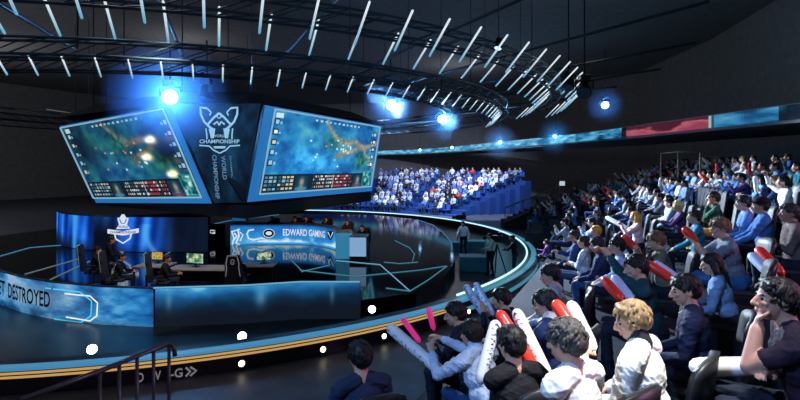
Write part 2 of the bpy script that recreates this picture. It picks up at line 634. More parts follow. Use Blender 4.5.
def figure(pose='sit', lean=4, side=0, yaw=0, pitch=0, roll=0, aL='lap', aR='lap', poleL=None, poleR=None, sleeve='long', shorts=False,
           hairstyle='short', hair_in_body=True, face=True, fem=False, collar=None, coat=0.008, gripL=.5, gripR=.5, legs=0.0, build=1.03, fine=True, glasses=False, hs=1.04, neck=.138):
    """One person facing local +Y, origin on the ground below the hips. Returns Prims, head centre, head matrix."""
    P = Prims()
    V = Vector
    hz = 0.50 if pose == 'sit' else 0.93
    ln = math.radians(lean)
    sd = math.radians(side)
    sp = V((math.sin(sd), math.sin(ln) * math.cos(sd), math.cos(ln) * math.cos(sd))).normalized()
    fw = V((1, 0, 0)).cross(sp) * -1
    fw = sp.cross(V((1, 0, 0))).normalized() * 1
    if fw.y < 0:
        fw = -fw
    X = fw.cross(sp).normalized()
    R = Matrix((X, fw, sp)).transposed()
    hip = V((0, 0, hz))
    b = build * (0.93 if fem else 1.0)
    g = coat
    sh = 0.185 * b
    # trunk
    P.e(hip + V((0, -0.01, 0.02)), (0.172 * b + g, 0.125 + g, 0.125), 'bottom')
    P.e(hip + sp * 0.14, (0.152 * b + g, 0.112 + g, 0.15), 'top', R)
    P.e(hip + sp * 0.33 + fw * 0.005, (0.168 * b + g, 0.118 + g, 0.19), 'top', R)
    nb = hip + sp * 0.53
    for s in (-1, 1):
        P.c(hip + sp * 0.50 + X * s * 0.05 - fw * 0.015, hip + sp * 0.465 + X * s * (sh - 0.02) - fw * 0.01, 0.058 + g, 0.062 + g, 'top')
    # neck and head
    hd = (sp * 0.55 + V((0, 0.05, 1)) * 0.45).normalized()
    hc = nb + hd * neck * (.5 + .5 * hs) + fw * 0.024
    P.c(nb - hd * 0.02 - fw * .01, hc - hd * 0.04 - fw * 0.01, 0.060 if not fem else .052, 0.054 if not fem else .047, 'skin')
    if collar:
        P.c(nb + hd * 0.0 - fw * .012, nb + hd * 0.045 - fw * .008, 0.076, 0.068, collar)
    Ry = Matrix.Rotation(math.radians(yaw), 3, 'Z')
    Rp = Matrix.Rotation(-math.radians(pitch), 3, 'X')
    Rr = Matrix.Rotation(math.radians(roll), 3, 'Y')
    H = Ry @ Rp @ Rr
    H = H @ Matrix.Diagonal((hs, hs, hs))
    L = lambda x, y, z: hc + H @ V((x, y, z))
    P.e(L(0, -0.008, 0.022), (0.075, 0.095, 0.093), 'skin', H)
    P.e(L(0, 0.028, -0.035), (0.060, 0.066, 0.078), 'skin', H)
    P.e(L(0, 0.060, -0.088), (0.026, 0.024, 0.022), 'skin', H)
    if face:
        P.c(L(0, 0.090, 0.012), L(0, 0.112, -0.030), 0.010, 0.0145, 'skin')
        P.e(L(0, 0.103, -0.034), (0.020, 0.013, 0.010), 'skin', H)
        for s in (-1, 1):
            P.e(L(s * 0.036, 0.072, -0.018), (0.024, 0.018, 0.018), 'skin', H)
            P.c(L(s * 0.016, 0.088, 0.024), L(s * 0.046, 0.078, 0.026), 0.0042, 0.0032, 'hair')
            P.e(L(s * 0.031, 0.083, 0.003), (0.0095, 0.0058, 0.0042), 'eye', H)
        P.e(L(0, 0.090, -0.062), (0.022, 0.010, 0.006), 'lip', H)
        P.e(L(0, 0.088, -0.072), (0.019, 0.010, 0.006), 'lip', H)
    for s in (-1, 1):
        P.e(L(s * 0.078, -0.008, -0.008), (0.010, 0.021, 0.032), 'skin', H)
    if glasses:
        for s in (-1, 1):
            P.c(L(s * 0.014, 0.104, 0.004), L(s * 0.055, 0.098, 0.004), 0.0035, 0.0035, 'eye')
            P.c(L(s * 0.056, 0.096, 0.006), L(s * 0.082, 0.0, 0.006), 0.003, 0.003, 'eye')
    if hair_in_body:
        P.e(L(0, -0.020, 0.040), (0.085, 0.102, 0.092), 'hair', H)
        P.e(L(0, -0.055, -0.005), (0.080, 0.068, 0.075), 'hair', H)
        P.c(L(-0.05, 0.045, 0.090), L(0.05, 0.045, 0.090), 0.024, 0.024, 'hair')
        if hairstyle == 'long':
            for s in (-1, 1):
                P.c(L(s * 0.072, -0.015, 0.02), L(s * 0.080, -0.035, -0.20), 0.030, 0.030, 'hair')
            P.c(L(0, -0.075, 0.0), L(0, -0.085, -0.24), 0.065, 0.05, 'hair')
        if hairstyle == 'cap':
            P.e(L(0, 0.10, 0.060), (0.066, 0.065, 0.010), 'hair', H)
    # arms
    presets = {
        'lap': lambda s: V((s * 0.11, 0.33, hz + 0.10)),
        'knee': lambda s: V((s * 0.14, 0.40, hz + 0.09)),
        'fold': lambda s: V((-s * 0.06, 0.24, hz + 0.24)),
        'front': lambda s: V((s * 0.07, 0.42, hz + 0.30)),
        'clap': lambda s: V((s * 0.035, 0.36, hz + 0.46)),
        'up': lambda s: V((s * 0.26, 0.28, hz + 0.80)),
        'chin': lambda s: L(s * 0.02, 0.085, -0.135),
        'desk': lambda s: V((s * 0.13, 0.46, hz + 0.20)),
        'side': lambda s: V((s * 0.25, 0.05, hz - 0.06)),
        'hold': lambda s: V((s * 0.10, 0.30, hz + 0.42)),
    }
    for s, a, pol, gr in ((-1, aL, poleL, gripL), (1, aR, poleR, gripR)):
        S = hip + sp * 0.455 + X * s * sh
        T = presets[a](s) if isinstance(a, str) else V(a)
        pole = V(pol) if pol else V((s * 0.55, -0.35, -0.8))
        E, T = ik(S, T, 0.285, 0.255, pole)
        up = 'top' if sleeve != 'none' else 'skin'
        P.c(S, S + (E - S) * 0.6, 0.056 * b + g, 0.048 * b + g, up)
        P.c(S + (E - S) * 0.5, E, 0.047 + g, 0.041 + g * .8, 'top' if sleeve == 'long' else 'skin')
        P.c(E, E + (T - E) * 0.86, 0.042 + g * .8, 0.032 + g * .8, 'top' if sleeve == 'long' else 'skin')
        P.c(E + (T - E) * 0.4, T, 0.031, 0.026, 'top' if sleeve == 'long' and not fine else 'skin')
        pn = V((-s * 0.9, 0.1, -0.3)) if isinstance(a, str) and a in ('clap', 'front', 'up', 'hold', 'side') else V((-s * 0.15, 0.15, -1.0))
        if isinstance(a, str) and a == 'chin':
            pn = V((0, -1, 0.3))
        hand(P, T, (T - E), pn, -s * -1 * 1.0, gr, fine)
    # legs
    for s in (-1, 1):
        hp = hip + V((s * 0.095, 0.0, -0.01))
        if pose == 'sit':
            kn = V((s * (0.115 + legs), 0.45, 0.515))
            an = V((s * (0.12 + legs), 0.43 + 0.03 * s, 0.09))
        else:
            kn = V((s * 0.105, 0.035, 0.50))
            an = V((s * 0.115, -0.01 + 0.04 * s, 0.09))
        P.c(hp, kn, 0.090 * b, 0.062, 'bottom')
        if shorts:
            P.c(kn, an, 0.056, 0.038, 'skin')
        else:
            P.c(kn, an, 0.061, 0.048, 'bottom')
        P.c(an + V((0, -0.03, -0.045)), an + V((0, 0.15, -0.052)), 0.044, 0.036, 'shoe')
    return P, hc, H


def hair_mesh(name, style, seed=0, rad=(0.089, 0.108, 0.104), vol=0.0):
    """Combed hair shell with locks in head space, open over the face."""
    rng = random.Random(seed)
    nu, nv = 96, 40
    vs, fs = [], []
    ph = [rng.uniform(0, 6.28) for _ in range(6)]
    keep = {}
    for j in range(nv + 1):
        el = PI / 2 - (PI * 0.80) * j / nv
        for i in range(nu):
            az = 2 * PI * i / nu
            dx, dy, dz = math.cos(el) * math.sin(az), math.cos(el) * math.cos(az), math.sin(el)
            lock = 0.030 * math.sin(az * 13 + 2.2 * math.sin(el * 3 + ph[0]) + ph[1]) * math.cos(el) + 0.025 * math.sin(az * 23 + el * 4 + ph[2]) * math.cos(el)
            lock += 0.035 * math.sin(7 * dx + 5 * dy + ph[3]) * math.sin(6 * dz + ph[4])
            if style == 'messy':
                lock += 0.06 * math.sin(az * 9 + el * 9 + ph[5]) * math.sin(el * 11 + az * 3)
            k = 1 + lock + vol
            vs.append((dx * rad[0] * k, dy * rad[1] * k - 0.012, dz * rad[2] * k + 0.022))
            frontness = math.cos(az)
            line = 0.42 if frontness > 0.62 else (0.42 - (0.62 - frontness) * 1.15)
            low = {'short': -0.62, 'messy': -0.62, 'long': -1.2, 'bob': -0.85}.get(style, -0.62)
            lim = max(line, low) if frontness > -0.35 else low
            if style in ('long', 'bob') and frontness < 0.42:
                lim = low
            keep[(j, i)] = dz > lim + 0.05 * math.sin(az * 17 + ph[0])
    for j in range(nv):
        for i in range(nu):
            i2 = (i + 1) % nu
            if keep[(j, i)] and keep[(j, i2)] or keep[(j + 1, i)] and keep[(j + 1, i2)] and keep[(j, i)]:
                fs.append((j * nu + i, (j + 1) * nu + i, (j + 1) * nu + i2, j * nu + i2))
    mb = MB()
    mb.add(vs, fs, 0, True)
    if style == 'long':
        for k in range(26):
            az = rng.uniform(0.42 * PI, 1.58 * PI)
            x, y = math.sin(az) * 0.086, math.cos(az) * 0.10 - 0.012
            l = rng.uniform(0.20, 0.30)
            mb.tube([(x * .95, y * .95, 0.02), (x * 1.06, y * 1.06, -0.08), (x * 1.05, y * 1.1, -0.08 - l * .5), (x * .95, y * 1.1 - .01, -0.05 - l)],
                    [0.016, 0.020, 0.018, 0.006], 7)
    else:
        for k in range(60 if style == 'messy' else 34):
            az = rng.uniform(0, 2 * PI)
            el = rng.uniform(0.25, 1.4) if abs((az + PI) % (2 * PI) - PI) < 1.1 else rng.uniform(-0.3, 1.4)
            d = Vector((math.cos(el) * math.sin(az), math.cos(el) * math.cos(az), math.sin(el)))
            t = Vector((rng.uniform(-1, 1), rng.uniform(-.3, 1), -0.9))
            t = (t - d * t.dot(d)).normalized()
            pts = []
            for q in range(4):
                e = (d + t * 0.16 * q).normalized()
                up = 1.0 + (0.05 if style == 'messy' else 0.02) * math.sin(q)
                pts.append((e.x * rad[0] * up, e.y * rad[1] * up - 0.012, e.z * rad[2] * up + 0.022))
            mb.tube(pts, [0.006, 0.010, 0.009, 0.002], 6)
    return mb
# ------------------------------------------------------------------ plan curves
SC = Vector((-10.0, 26.0, 0))                    # centre of the round stage
DECKZ, RIMZ = 0.5, 0.5


def circ(r, a, z):
    a = math.radians(a)
    return Vector((SC.x + r * math.cos(a), SC.y + r * math.sin(a), z))


def chaikin(p, n=2):
    p = [np.array(q, float) for q in p]
    for _ in range(n):
        q = [p[0]]
        for a, b in zip(p[:-1], p[1:]):
            q += [a * .75 + b * .25, a * .25 + b * .75]
        p = q + [p[-1]]
    return np.array(p)


def resample(p, step):
    p = np.asarray(p, float)
    s = np.r_[0, np.cumsum(np.linalg.norm(np.diff(p, axis=0), axis=1))]
    n = max(2, int(s[-1] / step) + 1)
    t = np.linspace(0, s[-1], n)
    return np.stack([np.interp(t, s, p[:, k]) for k in range(2)], 1)


ROW0 = resample(chaikin([(-4.9, -5.5), (-.87, 2.5), (.63, 5.5), (3.67, 11.5), (6.6, 18), (9, 24.7), (10.5, 30), (11.2, 33)], 3), 0.25)
_T = np.gradient(ROW0, axis=0)
_T /= np.linalg.norm(_T, axis=1)[:, None]
ROWN = np.stack([_T[:, 1], -_T[:, 0]], 1)         # outward (away from the stage)


def row_curve(off):
    return ROW0 + ROWN * off


def tread(i):
    return 1.55 + 0.288 * i


def off_of(x, y):
    d = np.array([x, y]) - ROW0
    k = int(np.argmin((d ** 2).sum(1)))
    return float(d[k] @ ROWN[k]), k


def onwall(poly, px, py, off=0.0):
    """Point of a vertical wall (plan polyline) met by the sight line through a photo pixel."""
    k = (px - CX) / F
    best = None
    for a, b in zip(poly[:-1], poly[1:]):
        fa, fb = a[0] - k * a[1], b[0] - k * b[1]
        if fa * fb <= 0 and fa != fb:
            t = fa / (fa - fb)
            y = a[1] + (b[1] - a[1]) * t
            if best is None or y < best:
                best = y
    if best is None:
        q = min((poly[0], poly[-1]), key=lambda p: abs(p[0] / p[1] - k))
        best = q[1]
    d = best - off
    return Vector((k * d, d, CAMZ - (py - HY) / F * d))


# ------------------------------------------------------------------ room shell
mb = MB()
mb.add([(-60, -12, 0), (40, -12, 0), (40, 95, 0), (-60, 95, 0)], [(0, 1, 2, 3)])
tag(mb.build('floor', M['floor']), kind='structure')

mb = MB()
far_k = len(ROW0)
lo_k = int(np.argmin(np.abs(ROW0[:, 1] - 24.2)))
for i in range(-2, 9):
    k0 = lo_k if i < 0 else 0
    cin, cout = row_curve(.9 * i - .62)[k0:], row_curve(.9 * i + .28)[k0:]
    if i == 8:
        cout = row_curve(13.0)[k0:]
    z = tread(i)
    zl = 0 if i in (-2, 0) else tread(i - 1)
    mb.strip([(p[0], p[1], zl) for p in cin], [(p[0], p[1], z) for p in cin])
    mb.strip([(p[0], p[1], z) for p in cin], [(p[0], p[1], z) for p in cout])
    a, b = cin[-1], cout[-1]
    mb.poly([(a[0], a[1], 0), (b[0], b[1], 0), (b[0], b[1], z), (a[0], a[1], z)])
    if i < 0:
        a, b = cin[0], cout[0]
        mb.poly([(a[0], a[1], 0), (b[0], b[1], 0), (b[0], b[1], z), (a[0], a[1], z)])
tag(mb.build('terrace_floor', M['terrace']), kind='structure')

wr = [tuple(p) for p in row_curve(13.0)[::8]] + [(26, 40), (27, 55), (20, 70), (5, 80)]
mb = MB()
mb.strip([(p[0], p[1], 0) for p in wr], [(p[0], p[1], 16) for p in wr])
tag(mb.build('wall_right', M['wall']), kind='structure')
wl = [(5, 80), (-20, 84), (-45, 74), (-56, 50), (-56, 20), (-50, 2)]
mb = MB()
mb.strip([(p[0], p[1], 0) for p in wl], [(p[0], p[1], 16) for p in wl])
tag(mb.build('wall_back', M['wall']), kind='structure')
mb = MB()
mb.add([(-60, 4, 15), (40, 4, 15), (40, 95, 15), (-60, 95, 15)], [(0, 1, 2, 3)])
tag(mb.build('ceiling', M['ceil']), kind='structure')

# balcony with its LED ribbon
RIB = resample(chaikin([(-24, 87), (-3.4, 78.5), (4.9, 66.4), (9, 50.8), (12, 41), (13.3, 32), (14.7, 17.6), (14.95, 14)], 2), 0.5)
RT = np.gradient(RIB, axis=0)
RT /= np.linalg.norm(RT, axis=1)[:, None]
RN = np.stack([-RT[:, 1], RT[:, 0]], 1)           # away from the arena
ZR0 = 6.2
mb = MB()
o1, o2 = RIB + RN * 0.12, RIB + RN * 7
mb.strip([(p[0], p[1], ZR0 - .12) for p in o1], [(p[0], p[1], ZR0 + .62) for p in o1])
mb.strip([(p[0], p[1], ZR0 - .12) for p in o1], [(p[0], p[1], ZR0 - .12) for p in o2])
mb.strip([(p[0], p[1], ZR0 + .62) for p in o1], [(p[0], p[1], ZR0 + .62) for p in o2])
tag(mb.build('balcony_wall', M['wall']), kind='structure')
nr = len(RIB) - 1
NU = nr * 3
cum = np.linspace(0, nr, NU + 1)
n1 = fbm(10, NU, 3, 90, 5)
n2 = fbm(10, NU, 2, 46, 9)
cols = np.zeros((10, NU, 3))
for i in range(NU):
    p = np.array([np.interp(cum[i], range(nr + 1), RIB[:, k]) for k in range(2)])
    x = CX + F * p[0] / p[1]
    t = n1[:, i]
    if x < 620:
        c = ramp(t, [(.25, '#1f6a9c'), (.5, '#4fb0de'), (.75, '#a8e2f6')])
        if x > 575:
            c = ramp(t, [(.3, '#0c2c48'), (.5, '#2c83b4'), (.7, '#5fb4dc')])
    elif x < 706:
        edge = n2[:, i] + np.linspace(-.22, .3, 10)
        c = ramp(edge, [(.42, '#4c1c2c'), (.5, '#7c3044'), (.58, '#c06674'), (.75, '#98405a')])
        if x < 625:
            c = c * .25
    elif x < 712:
        c = np.tile(rgb('#a7bcc0') if 707.5 < x < 710 else rgb('#205a70'), (10, 1))
    elif x < 778:
        c = ramp(n2[:, i] * .6 + t * .4, [(.3, '#0f3a66'), (.5, '#2c7cae'), (.7, '#5aa8cc')])
    else:
        c = ramp(t, [(.35, '#0b1c2c'), (.6, '#1f4e74')])
    cols[:, i] = c


def rib_fn(u, v):
    q = u * nr
    p = [np.interp(q, range(nr + 1), RIB[:, k]) for k in range(2)]
    return (p[0], p[1], ZR0 + .56 * (1 - v))


rb = panel('led_ribbon', rib_fn, cols, led_mat('balcony_ribbon_picture', .88))
tag(rb, 'long curved video ribbon along the balcony front, blue then pink then blue', 'LED ribbon')

# ------------------------------------------------------------------ round stage
FP = [(-19, 21), (-16.6, 18.4), (-14.6, 16.6), (-12.8, 15.4), (-11.4, 14.55), (-10.15, 14.0), (-8.4, 13.5), (-6.85, 13.3), (-4.35, 13.6), (-2.92, 14.0), (-1.17, 14.0)]
deckpoly = [(-19, 21), (-16.6, 18.4), (-14.6, 16.6), (-12.8, 15.4), (-10.15, 14.0), (-8.4, 13.5), (-6.85, 13.3), (-4.35, 13.6), (-2.92, 14.0), (-1.17, 14.0),
            (.5, 15.0), (1.6, 17.2), (2.3, 20), (2.66, 24.3), (2.6, 28.2), (2.2, 32.3), (1.0, 35.6), (-2, 38.3), (-8, 39.3), (-15, 38), (-20.5, 33.5), (-22.5, 27)]
deckpoly = [(x, y + (.22 if k < 10 else 0)) for k, (x, y) in enumerate(deckpoly)]
mb = MB()
mb.prism(deckpoly, 0.0, DECKZ)
tag(mb.build('stage_deck_floor', M['deck']), kind='structure')
mb = MB()
a = [circ(16.3, t, .012) for t in np.linspace(0, 360, 97)]
mb.v = [tuple(p) for p in a[:-1]]
mb.f = [tuple(range(96))]
mb.mi, mb.sm = [0], [False]
tag(mb.build('stage_well_floor', M['trough']), kind='structure')

ring = empty('stage_ring', (SC.x, SC.y, 0))
tag(ring, 'raised curved rim around the round stage with LED edge lines', 'stage ring')


def local(o, parent):
    """Parent an object built in world coordinates without moving it."""
    o.parent = parent
    bpy.context.view_layer.update()
    o.matrix_parent_inverse = parent.matrix_world.inverted()
    return o


def arc_band(r0, z0, r1, z1, a0, a1, n, off=0.0):
    A = [circ(r0, t, z0) for t in np.linspace(a0, a1, n)]
    B = [circ(r1, t, z1) for t in np.linspace(a0, a1, n)]
    return A, B


mb = MB()
prof = [(16.25, 0), (16.25, .5), (16.75, .5), (16.80, .46), (16.80, .02)]
for (r0, z0), (r1, z1) in zip(prof[:-1], prof[1:]):
    mb.strip(*arc_band(r0, z0, r1, z1, -150, 150, 160))
local(mb.build('rim_body', M['rim']), ring)
mb = MB()
mb.strip(*arc_band(16.53, .506, 16.75, .506, -130, -44, 80))
mb.strip(*arc_band(16.75, .506, 16.806, .468, -130, -44, 80))
local(mb.build('blue_edge_band', M['ledblue']), ring)['label'] = 'blue light band'
for z in (.45, .375):
    mb = MB()
    mb.strip(*arc_band(16.808, z, 16.808, z - .05, -130, -46, 80))
    local(mb.build('gold_edge_line', M['ledgold']), ring)['label'] = 'gold light line'
mb = MB()
mb.tube([circ(16.32, t, .53) for t in np.linspace(-44, 118, 120)], .036, 6)
local(mb.build('cyan_edge_line', M['ledcyan']), ring)['label'] = 'cyan white light line'
mb = MB()
mb.strip(*arc_band(16.815, .30, 16.815, .16, -46, 60, 90))
mb.strip(*arc_band(16.5, .506, 16.72, .506, -44, 118, 100))
local(mb.build('lower_edge_band', M['ledteal']), ring)['label'] = 'teal light band'
# lettering along the outer face, x measured along the rim from its point straight before the stage


def rim_x(px):
    best = min(np.linspace(-110, -30, 800), key=lambda t: abs(proj(circ(16.81, t, .2))[0] - px))
    return math.radians(best + 90) * 16.8


rim_fn = lambda x, y: circ(16.812, -90 + math.degrees(x / 16.8), y)
for ch, q, wq in (('-G', 170, 12), ('D', 137, 7), ('V', 154, 7)):
    rd = Decal(rim_fn)
    x0 = rim_x(q)
    rd.text(ch, x0, .14, h=.19, w=rim_x(q + wq) - x0)
    local(rd.build('rim_lettering', M['lettergrey'], None), ring)['label'] = 'pale grey lettering'
for q in (185.5, 191):
    rd = Decal(rim_fn)
    x0, x1 = rim_x(q), rim_x(q + 5)
    rd.stroke([(x0, .235), (x1, .14), (x0, .045)], .045)
    local(rd.build('rim_chevron', M['lettergrey'], None), ring)['label'] = 'pale grey chevron'

# parapet LED fascia before the players
PAR = np.array(FP)
PS = np.r_[0, np.cumsum(np.linalg.norm(np.diff(PAR, axis=0), axis=1))]


def par_at(s):
    return [np.interp(s, PS, PAR[:, k]) for k in range(2)]


def s_of_px(px):
    ss = np.linspace(0, PS[-1], 1500)
    q = np.array([par_at(s) for s in ss])
    x = CX + F * q[:, 0] / q[:, 1]
    return float(ss[int(np.argmin(np.abs(x - px)))])


M['edgeblue'] = mat('pale_blue_edge_strip', '#102028', .4, emit='#7cc0e2', strength=.75, noise=0)
S_A, S_B, S_C = PS[1], s_of_px(153.5), PS[-1]
fas = empty('parapet_led_wall', (-6.85, 13.3, 0))
tag(fas, 'low curved video wall along the stage front reading DESTROYED', 'LED wall')
PZ0, PZ1 = -0.0, 1.06
mb = MB()
ins = [np.array(p) + np.array([0.0, .16]) for p in PAR]
mb.strip([(p[0], p[1] + .03, 0) for p in PAR], [(p[0], p[1] + .03, PZ1 + .02) for p in PAR])
mb.strip([(p[0], p[1] + .03, PZ1 + .02) for p in PAR], [(p[0], p[1], PZ1 + .02) for p in ins])
mb.strip([(p[0], p[1], 0) for p in ins], [(p[0], p[1], PZ1 + .02) for p in ins])
for q, r in ((PAR[-1], ins[-1]), (PAR[0], ins[0])):
    mb.poly([(q[0], q[1] + .03, 0), (r[0], r[1], 0), (r[0], r[1], PZ1 + .02), (q[0], q[1] + .03, PZ1 + .02)])
local(mb.build('wall_casing', M['screenback']), fas)
nu, nv = 260, 44
nz = fbm(nv, nu, 4, 16, 21, 5)
nz2 = fbm(nv, nu, 3, 9, 27, 4)
cols = ramp(nz * .75 + nz2 * .25, [(.25, '#0a3468'), (.42, '#1a66ac'), (.55, '#3d98dc'), (.7, '#9ccaee')])
uu = np.linspace(0, 1, nu)[None, :] * np.ones((nv, 1))
vv = np.linspace(0, 1, nv)[:, None] * np.ones((1, nu))
sx = S_A + uu * (S_B - S_A)
hz = np.exp(-((sx - s_of_px(30)) / 2.2) ** 2) * np.exp(-((vv - .45) / .4) ** 2)
cols = lerp(cols, np.tile(rgb('#8fa6ba'), (nv, nu, 1)), hz * .75)
rt = np.clip((sx - s_of_px(80)) / 2.0, 0, 1)
cols = lerp(cols, ramp(nz, [(.3, '#0b3f78'), (.5, '#176ab0'), (.7, '#2f98e0')]), rt * .85)
cols = lerp(cols, cols * .55, np.clip((vv - .8) / .2, 0, 1) * .5)
pl = panel('led_screen', lambda u, v: (*par_at(S_A + u * (S_B - S_A)), PZ1 - v * (PZ1 - PZ0) * 1.0), cols, led_mat('parapet_picture', 0.85))
local(pl, fas)
nu, nv = 120, 30
nz = fbm(nv, nu, 3, 10, 41, 4)
vv = np.linspace(0, 1, nv)[:, None] * np.ones((1, nu))
uu = np.linspace(0, 1, nu)[None, :] * np.ones((nv, 1))
g = np.clip(vv * 1.25 + (nz - .5) * .35 + uu * .25, 0, 1)
cols = ramp(g, [(0, '#7cccf0'), (.07, '#3fa4e0'), (.2, '#2a82c2'), (.42, '#154f80'), (.7, '#0e2a44'), (1, '#121b28')])
for (a, w, k) in ((.50, .025, .5), (.86, .012, .35), (.06, .015, .4)):
    cols = lerp(cols, np.tile(rgb('#8cc4e4'), (nv, nu, 1)), k * np.exp(-((uu - a) / w) ** 2) * np.exp(-((vv - .3) / .25) ** 2))
pm = panel('led_screen', lambda u, v: (*par_at(S_B + .05 + u * (S_C - S_B - .05)), PZ1 - v * (PZ1 - PZ0)), cols, led_mat('parapet_gradient_picture', 0.85))
local(pm, fas)
pm['label'] = 'dim blue video panel'
mb = MB()
pp = [par_at(s) for s in np.linspace(S_B, S_C, 30)]
mb.strip([(p[0], p[1] - .0, PZ1 + .045) for p in pp], [(p[0], p[1] + .05, PZ1 + .045) for p in pp])
mb.strip([(p[0], p[1] - .0, PZ1 + .045) for p in pp], [(p[0], p[1] - .0, PZ1 + .01) for p in pp])
local(mb.build('top_edge_light', M['edgeblue']), fas)
fw = lambda x, y: onwall(FP, x, y, .03)
sA, sB = s_of_px(8), s_of_px(50)


def par_pt(x, y):
    q = par_at(x)
    return Vector((q[0] * (1 - .03 / q[1]), q[1] - .03, y))


fd = Decal(par_pt)
fd.text('DESTROYED', sA, .56, w=sB - sA, h=.47)
wd = (sB - sA) * 2 / 9
fd.text('ET', sA - wd - .22, .58, w=wd, h=.47)
local(fd.build('lettering', M['letterdark'], None), fas)['label'] = 'dark lettering'
fd = Decal(fw)
fd.stroke([(45, 288), (62, 290), (79.5, 292), (86, 296.5), (91.5, 301), (91.4, 308), (90.7, 316), (81, 322.5), (66, 321), (54, 319)], 1.3)
local(fd.build('cyan_outline', mat('cyan_outline_glow', '#103040', .4, emit='#4cc8f4', strength=1.1, noise=0), None), fas)
fd = Decal(fw)
fd.stroke([(64.5, 293.5), (78, 295), (90, 296), (97.5, 303), (97.2, 309), (96.7, 316), (90, 321), (78, 319), (66, 317)], 1.4)
local(fd.build('white_outline', mat('white_outline_glow', '#303030', .4, emit='#f2ead6', strength=1.1, noise=0), None), fas)

# floor lines of light on the deck; far-left pale grey ones are painted reflections
line_px = [
    ([(301.5, 271.5), (330, 265), (328, 259)], 'teal'), ([(300, 270), (355, 276.5), (420, 270), (446, 266)], 'teal'),
    ([(336, 260.5), (380, 264.5), (410, 291)], 'cyan'), ([(386, 288), (410, 291), (428, 280), (447, 266)], 'teal'),
    ([(246, 236), (281, 249), (301, 270)], 'teal'), ([(25, 274), (78, 259)], 'grey'), ([(50, 279.5), (90, 261)], 'grey'), ([(0, 256), (30, 247.5), (48, 246), (70, 244.5)], 'blue'),
    ([(395, 240.5), (410, 248), (414.5, 254), (412.5, 261)], 'teal'), ([(384, 262), (400, 263.5), (418, 262)], 'teal'),
    ([(417, 219.5), (433, 225), (444, 233), (451.5, 243), (452, 250)], 'blue'), ([(160, 258), (196, 236)], 'grey'),
    ([(213, 224), (232, 220), (246, 218.5), (279, 214.5)], 'blue'),
]
M['glowgrey'] = mat('pale_grey_strip_and_reflection', '#303438', .4, emit='#8fa6ae', strength=.45, noise=0)  # also draws the painted reflections on the deck
for pts, kind in line_px:
    mb = MB()
    q = [WZ(x, y, DECKZ + .012) for x, y in pts]
    mb.tube(q, .016, 6)
    o = mb.build('floor_light_strip', M[{'teal': 'ledteal', 'cyan': 'edgeblue', 'grey': 'glowgrey', 'blue': 'ledblue'}[kind]])
    x, y = pts[len(pts) // 2]
    where = {(330, 265): 'from the booth banner corner', (355, 276.5): 'running long and shallow before the podiums', (380, 264.5): 'slanting brightest from the podiums to the front tip', (410, 291): 'meeting at the sharp tip near the rim sparkle',
             (281, 249): 'beside the booth reflection', (78, 259): 'thin and pale behind the word DESTROYED', (90, 261): 'short and pale nearer the players', (30, 247.5): 'bent at the dark far left of the stage'}
    lab = ['{} floor light strip under the booth banner corner', '{} floor light strip running long and shallow in front of the podiums', 'bright {} floor light strip slanting from the pale podium to a sharp tip',
           '{} floor light strip bending at the sharp tip near the stage rim', '{} floor light strip curving beside the gaming chair and booth', 'thin {} painted reflection on the deck above the word DESTROYED', 'short {} painted reflection on the deck beside the leftmost player',
           'bent {} light strip on the dark far left of the stage', 'curved {} floor light strip right of the podiums', 'short {} floor light strip below the small curved one', 'curved {} edge light at the right end of the stage deck',
           'slanting {} light strip behind the monitors', 'long {} light strip behind the booth under the right screen'][line_px.index((pts, kind))]
    tag(o, lab.format({'teal': 'teal', 'cyan': 'cyan', 'grey': 'pale grey', 'blue': 'blue'}[kind]), 'light strip', 'light strips set in the stage floor')

# small round lamps in the stage well; rim sparkles built as added lamps
for k, (x, y, lab) in enumerate([(92, 349, 'round white lamp on the stage well floor below the word DESTROYED'), (242, 336, 'round white lamp on the stage well floor, brightest, above the star sparkle'), (372, 309, 'round white lamp on the stage well floor nearest the pink stick')]):
    p = WZ(x, y, .20)
    t = empty('well_lamp', (p.x, p.y, .012))
    tag(t, lab, 'floor lamp', 'round lamps in the stage well')
    MB().lathe([(.12, 0), (.12, .03), (.05, .05), (.05, .09)], (0, 0, 0), seg=14).build('lamp_base', M['black'], t)
    ax = Vector((-p.x, -p.y, 4)).normalized()
    MB().lathe([(.05, -.08), (.11, -.05), (.115, .02)], (0, 0, .18), ax, 16).build('lamp_housing', M['black'], t)
    MB().lathe([(.002, .035), (.07, .03), (.108, .02)], (0, 0, .18), ax, 16).build('lamp_lens', M['lens'], t)['label'] = 'glowing white lens'
for k, (x, lab) in enumerate([(241, 'star bright rim sparkle beside the double chevron'), (322, 'rim sparkle on the stage edge between the two star bright ones'), (383, 'star bright rim sparkle beside the white inflated stick'), (468, 'rim sparkle where the gold lines end')]):
    b = min(np.linspace(-100, -30, 700), key=lambda t: abs(proj(circ(16.84, t, .25))[0] - x))
    p = circ(16.81, b, .17)
    n = (circ(17.8, b, .3) - p).normalized()
    t = empty('rim_sparkle', p)
    tag(t, lab, 'rim lamp', 'small sparkles on the stage rim')
    mb = MB()
    mb.lathe([(.10, -.01), (.10, .05), (.085, .07)], (0, 0, 0), n, 14)
    mb.build('lamp_housing', M['black'], t)
    MB().lathe([(.075, .055), (.06, .085), (.002, .10)], (0, 0, 0), n, 14).build('lamp_lens', M['sparklewarm'], t)

# ------------------------------------------------------------------ blue curtain screen behind the players
CW = [(-17.6, 24.6), (-16.6, 23.6), (-15.3, 22.8), (-13.6, 22.2), (-11.5, 22.0), (-8.8, 22.0)]
CWp = np.array(CW)
CWs = np.r_[0, np.cumsum(np.linalg.norm(np.diff(CWp, axis=0), axis=1))]
cw = empty('curtain_video_wall', (-13, 22.2, DECKZ))
tag(cw, 'blue curved video wall showing drapes and a white crest behind the players', 'LED wall')


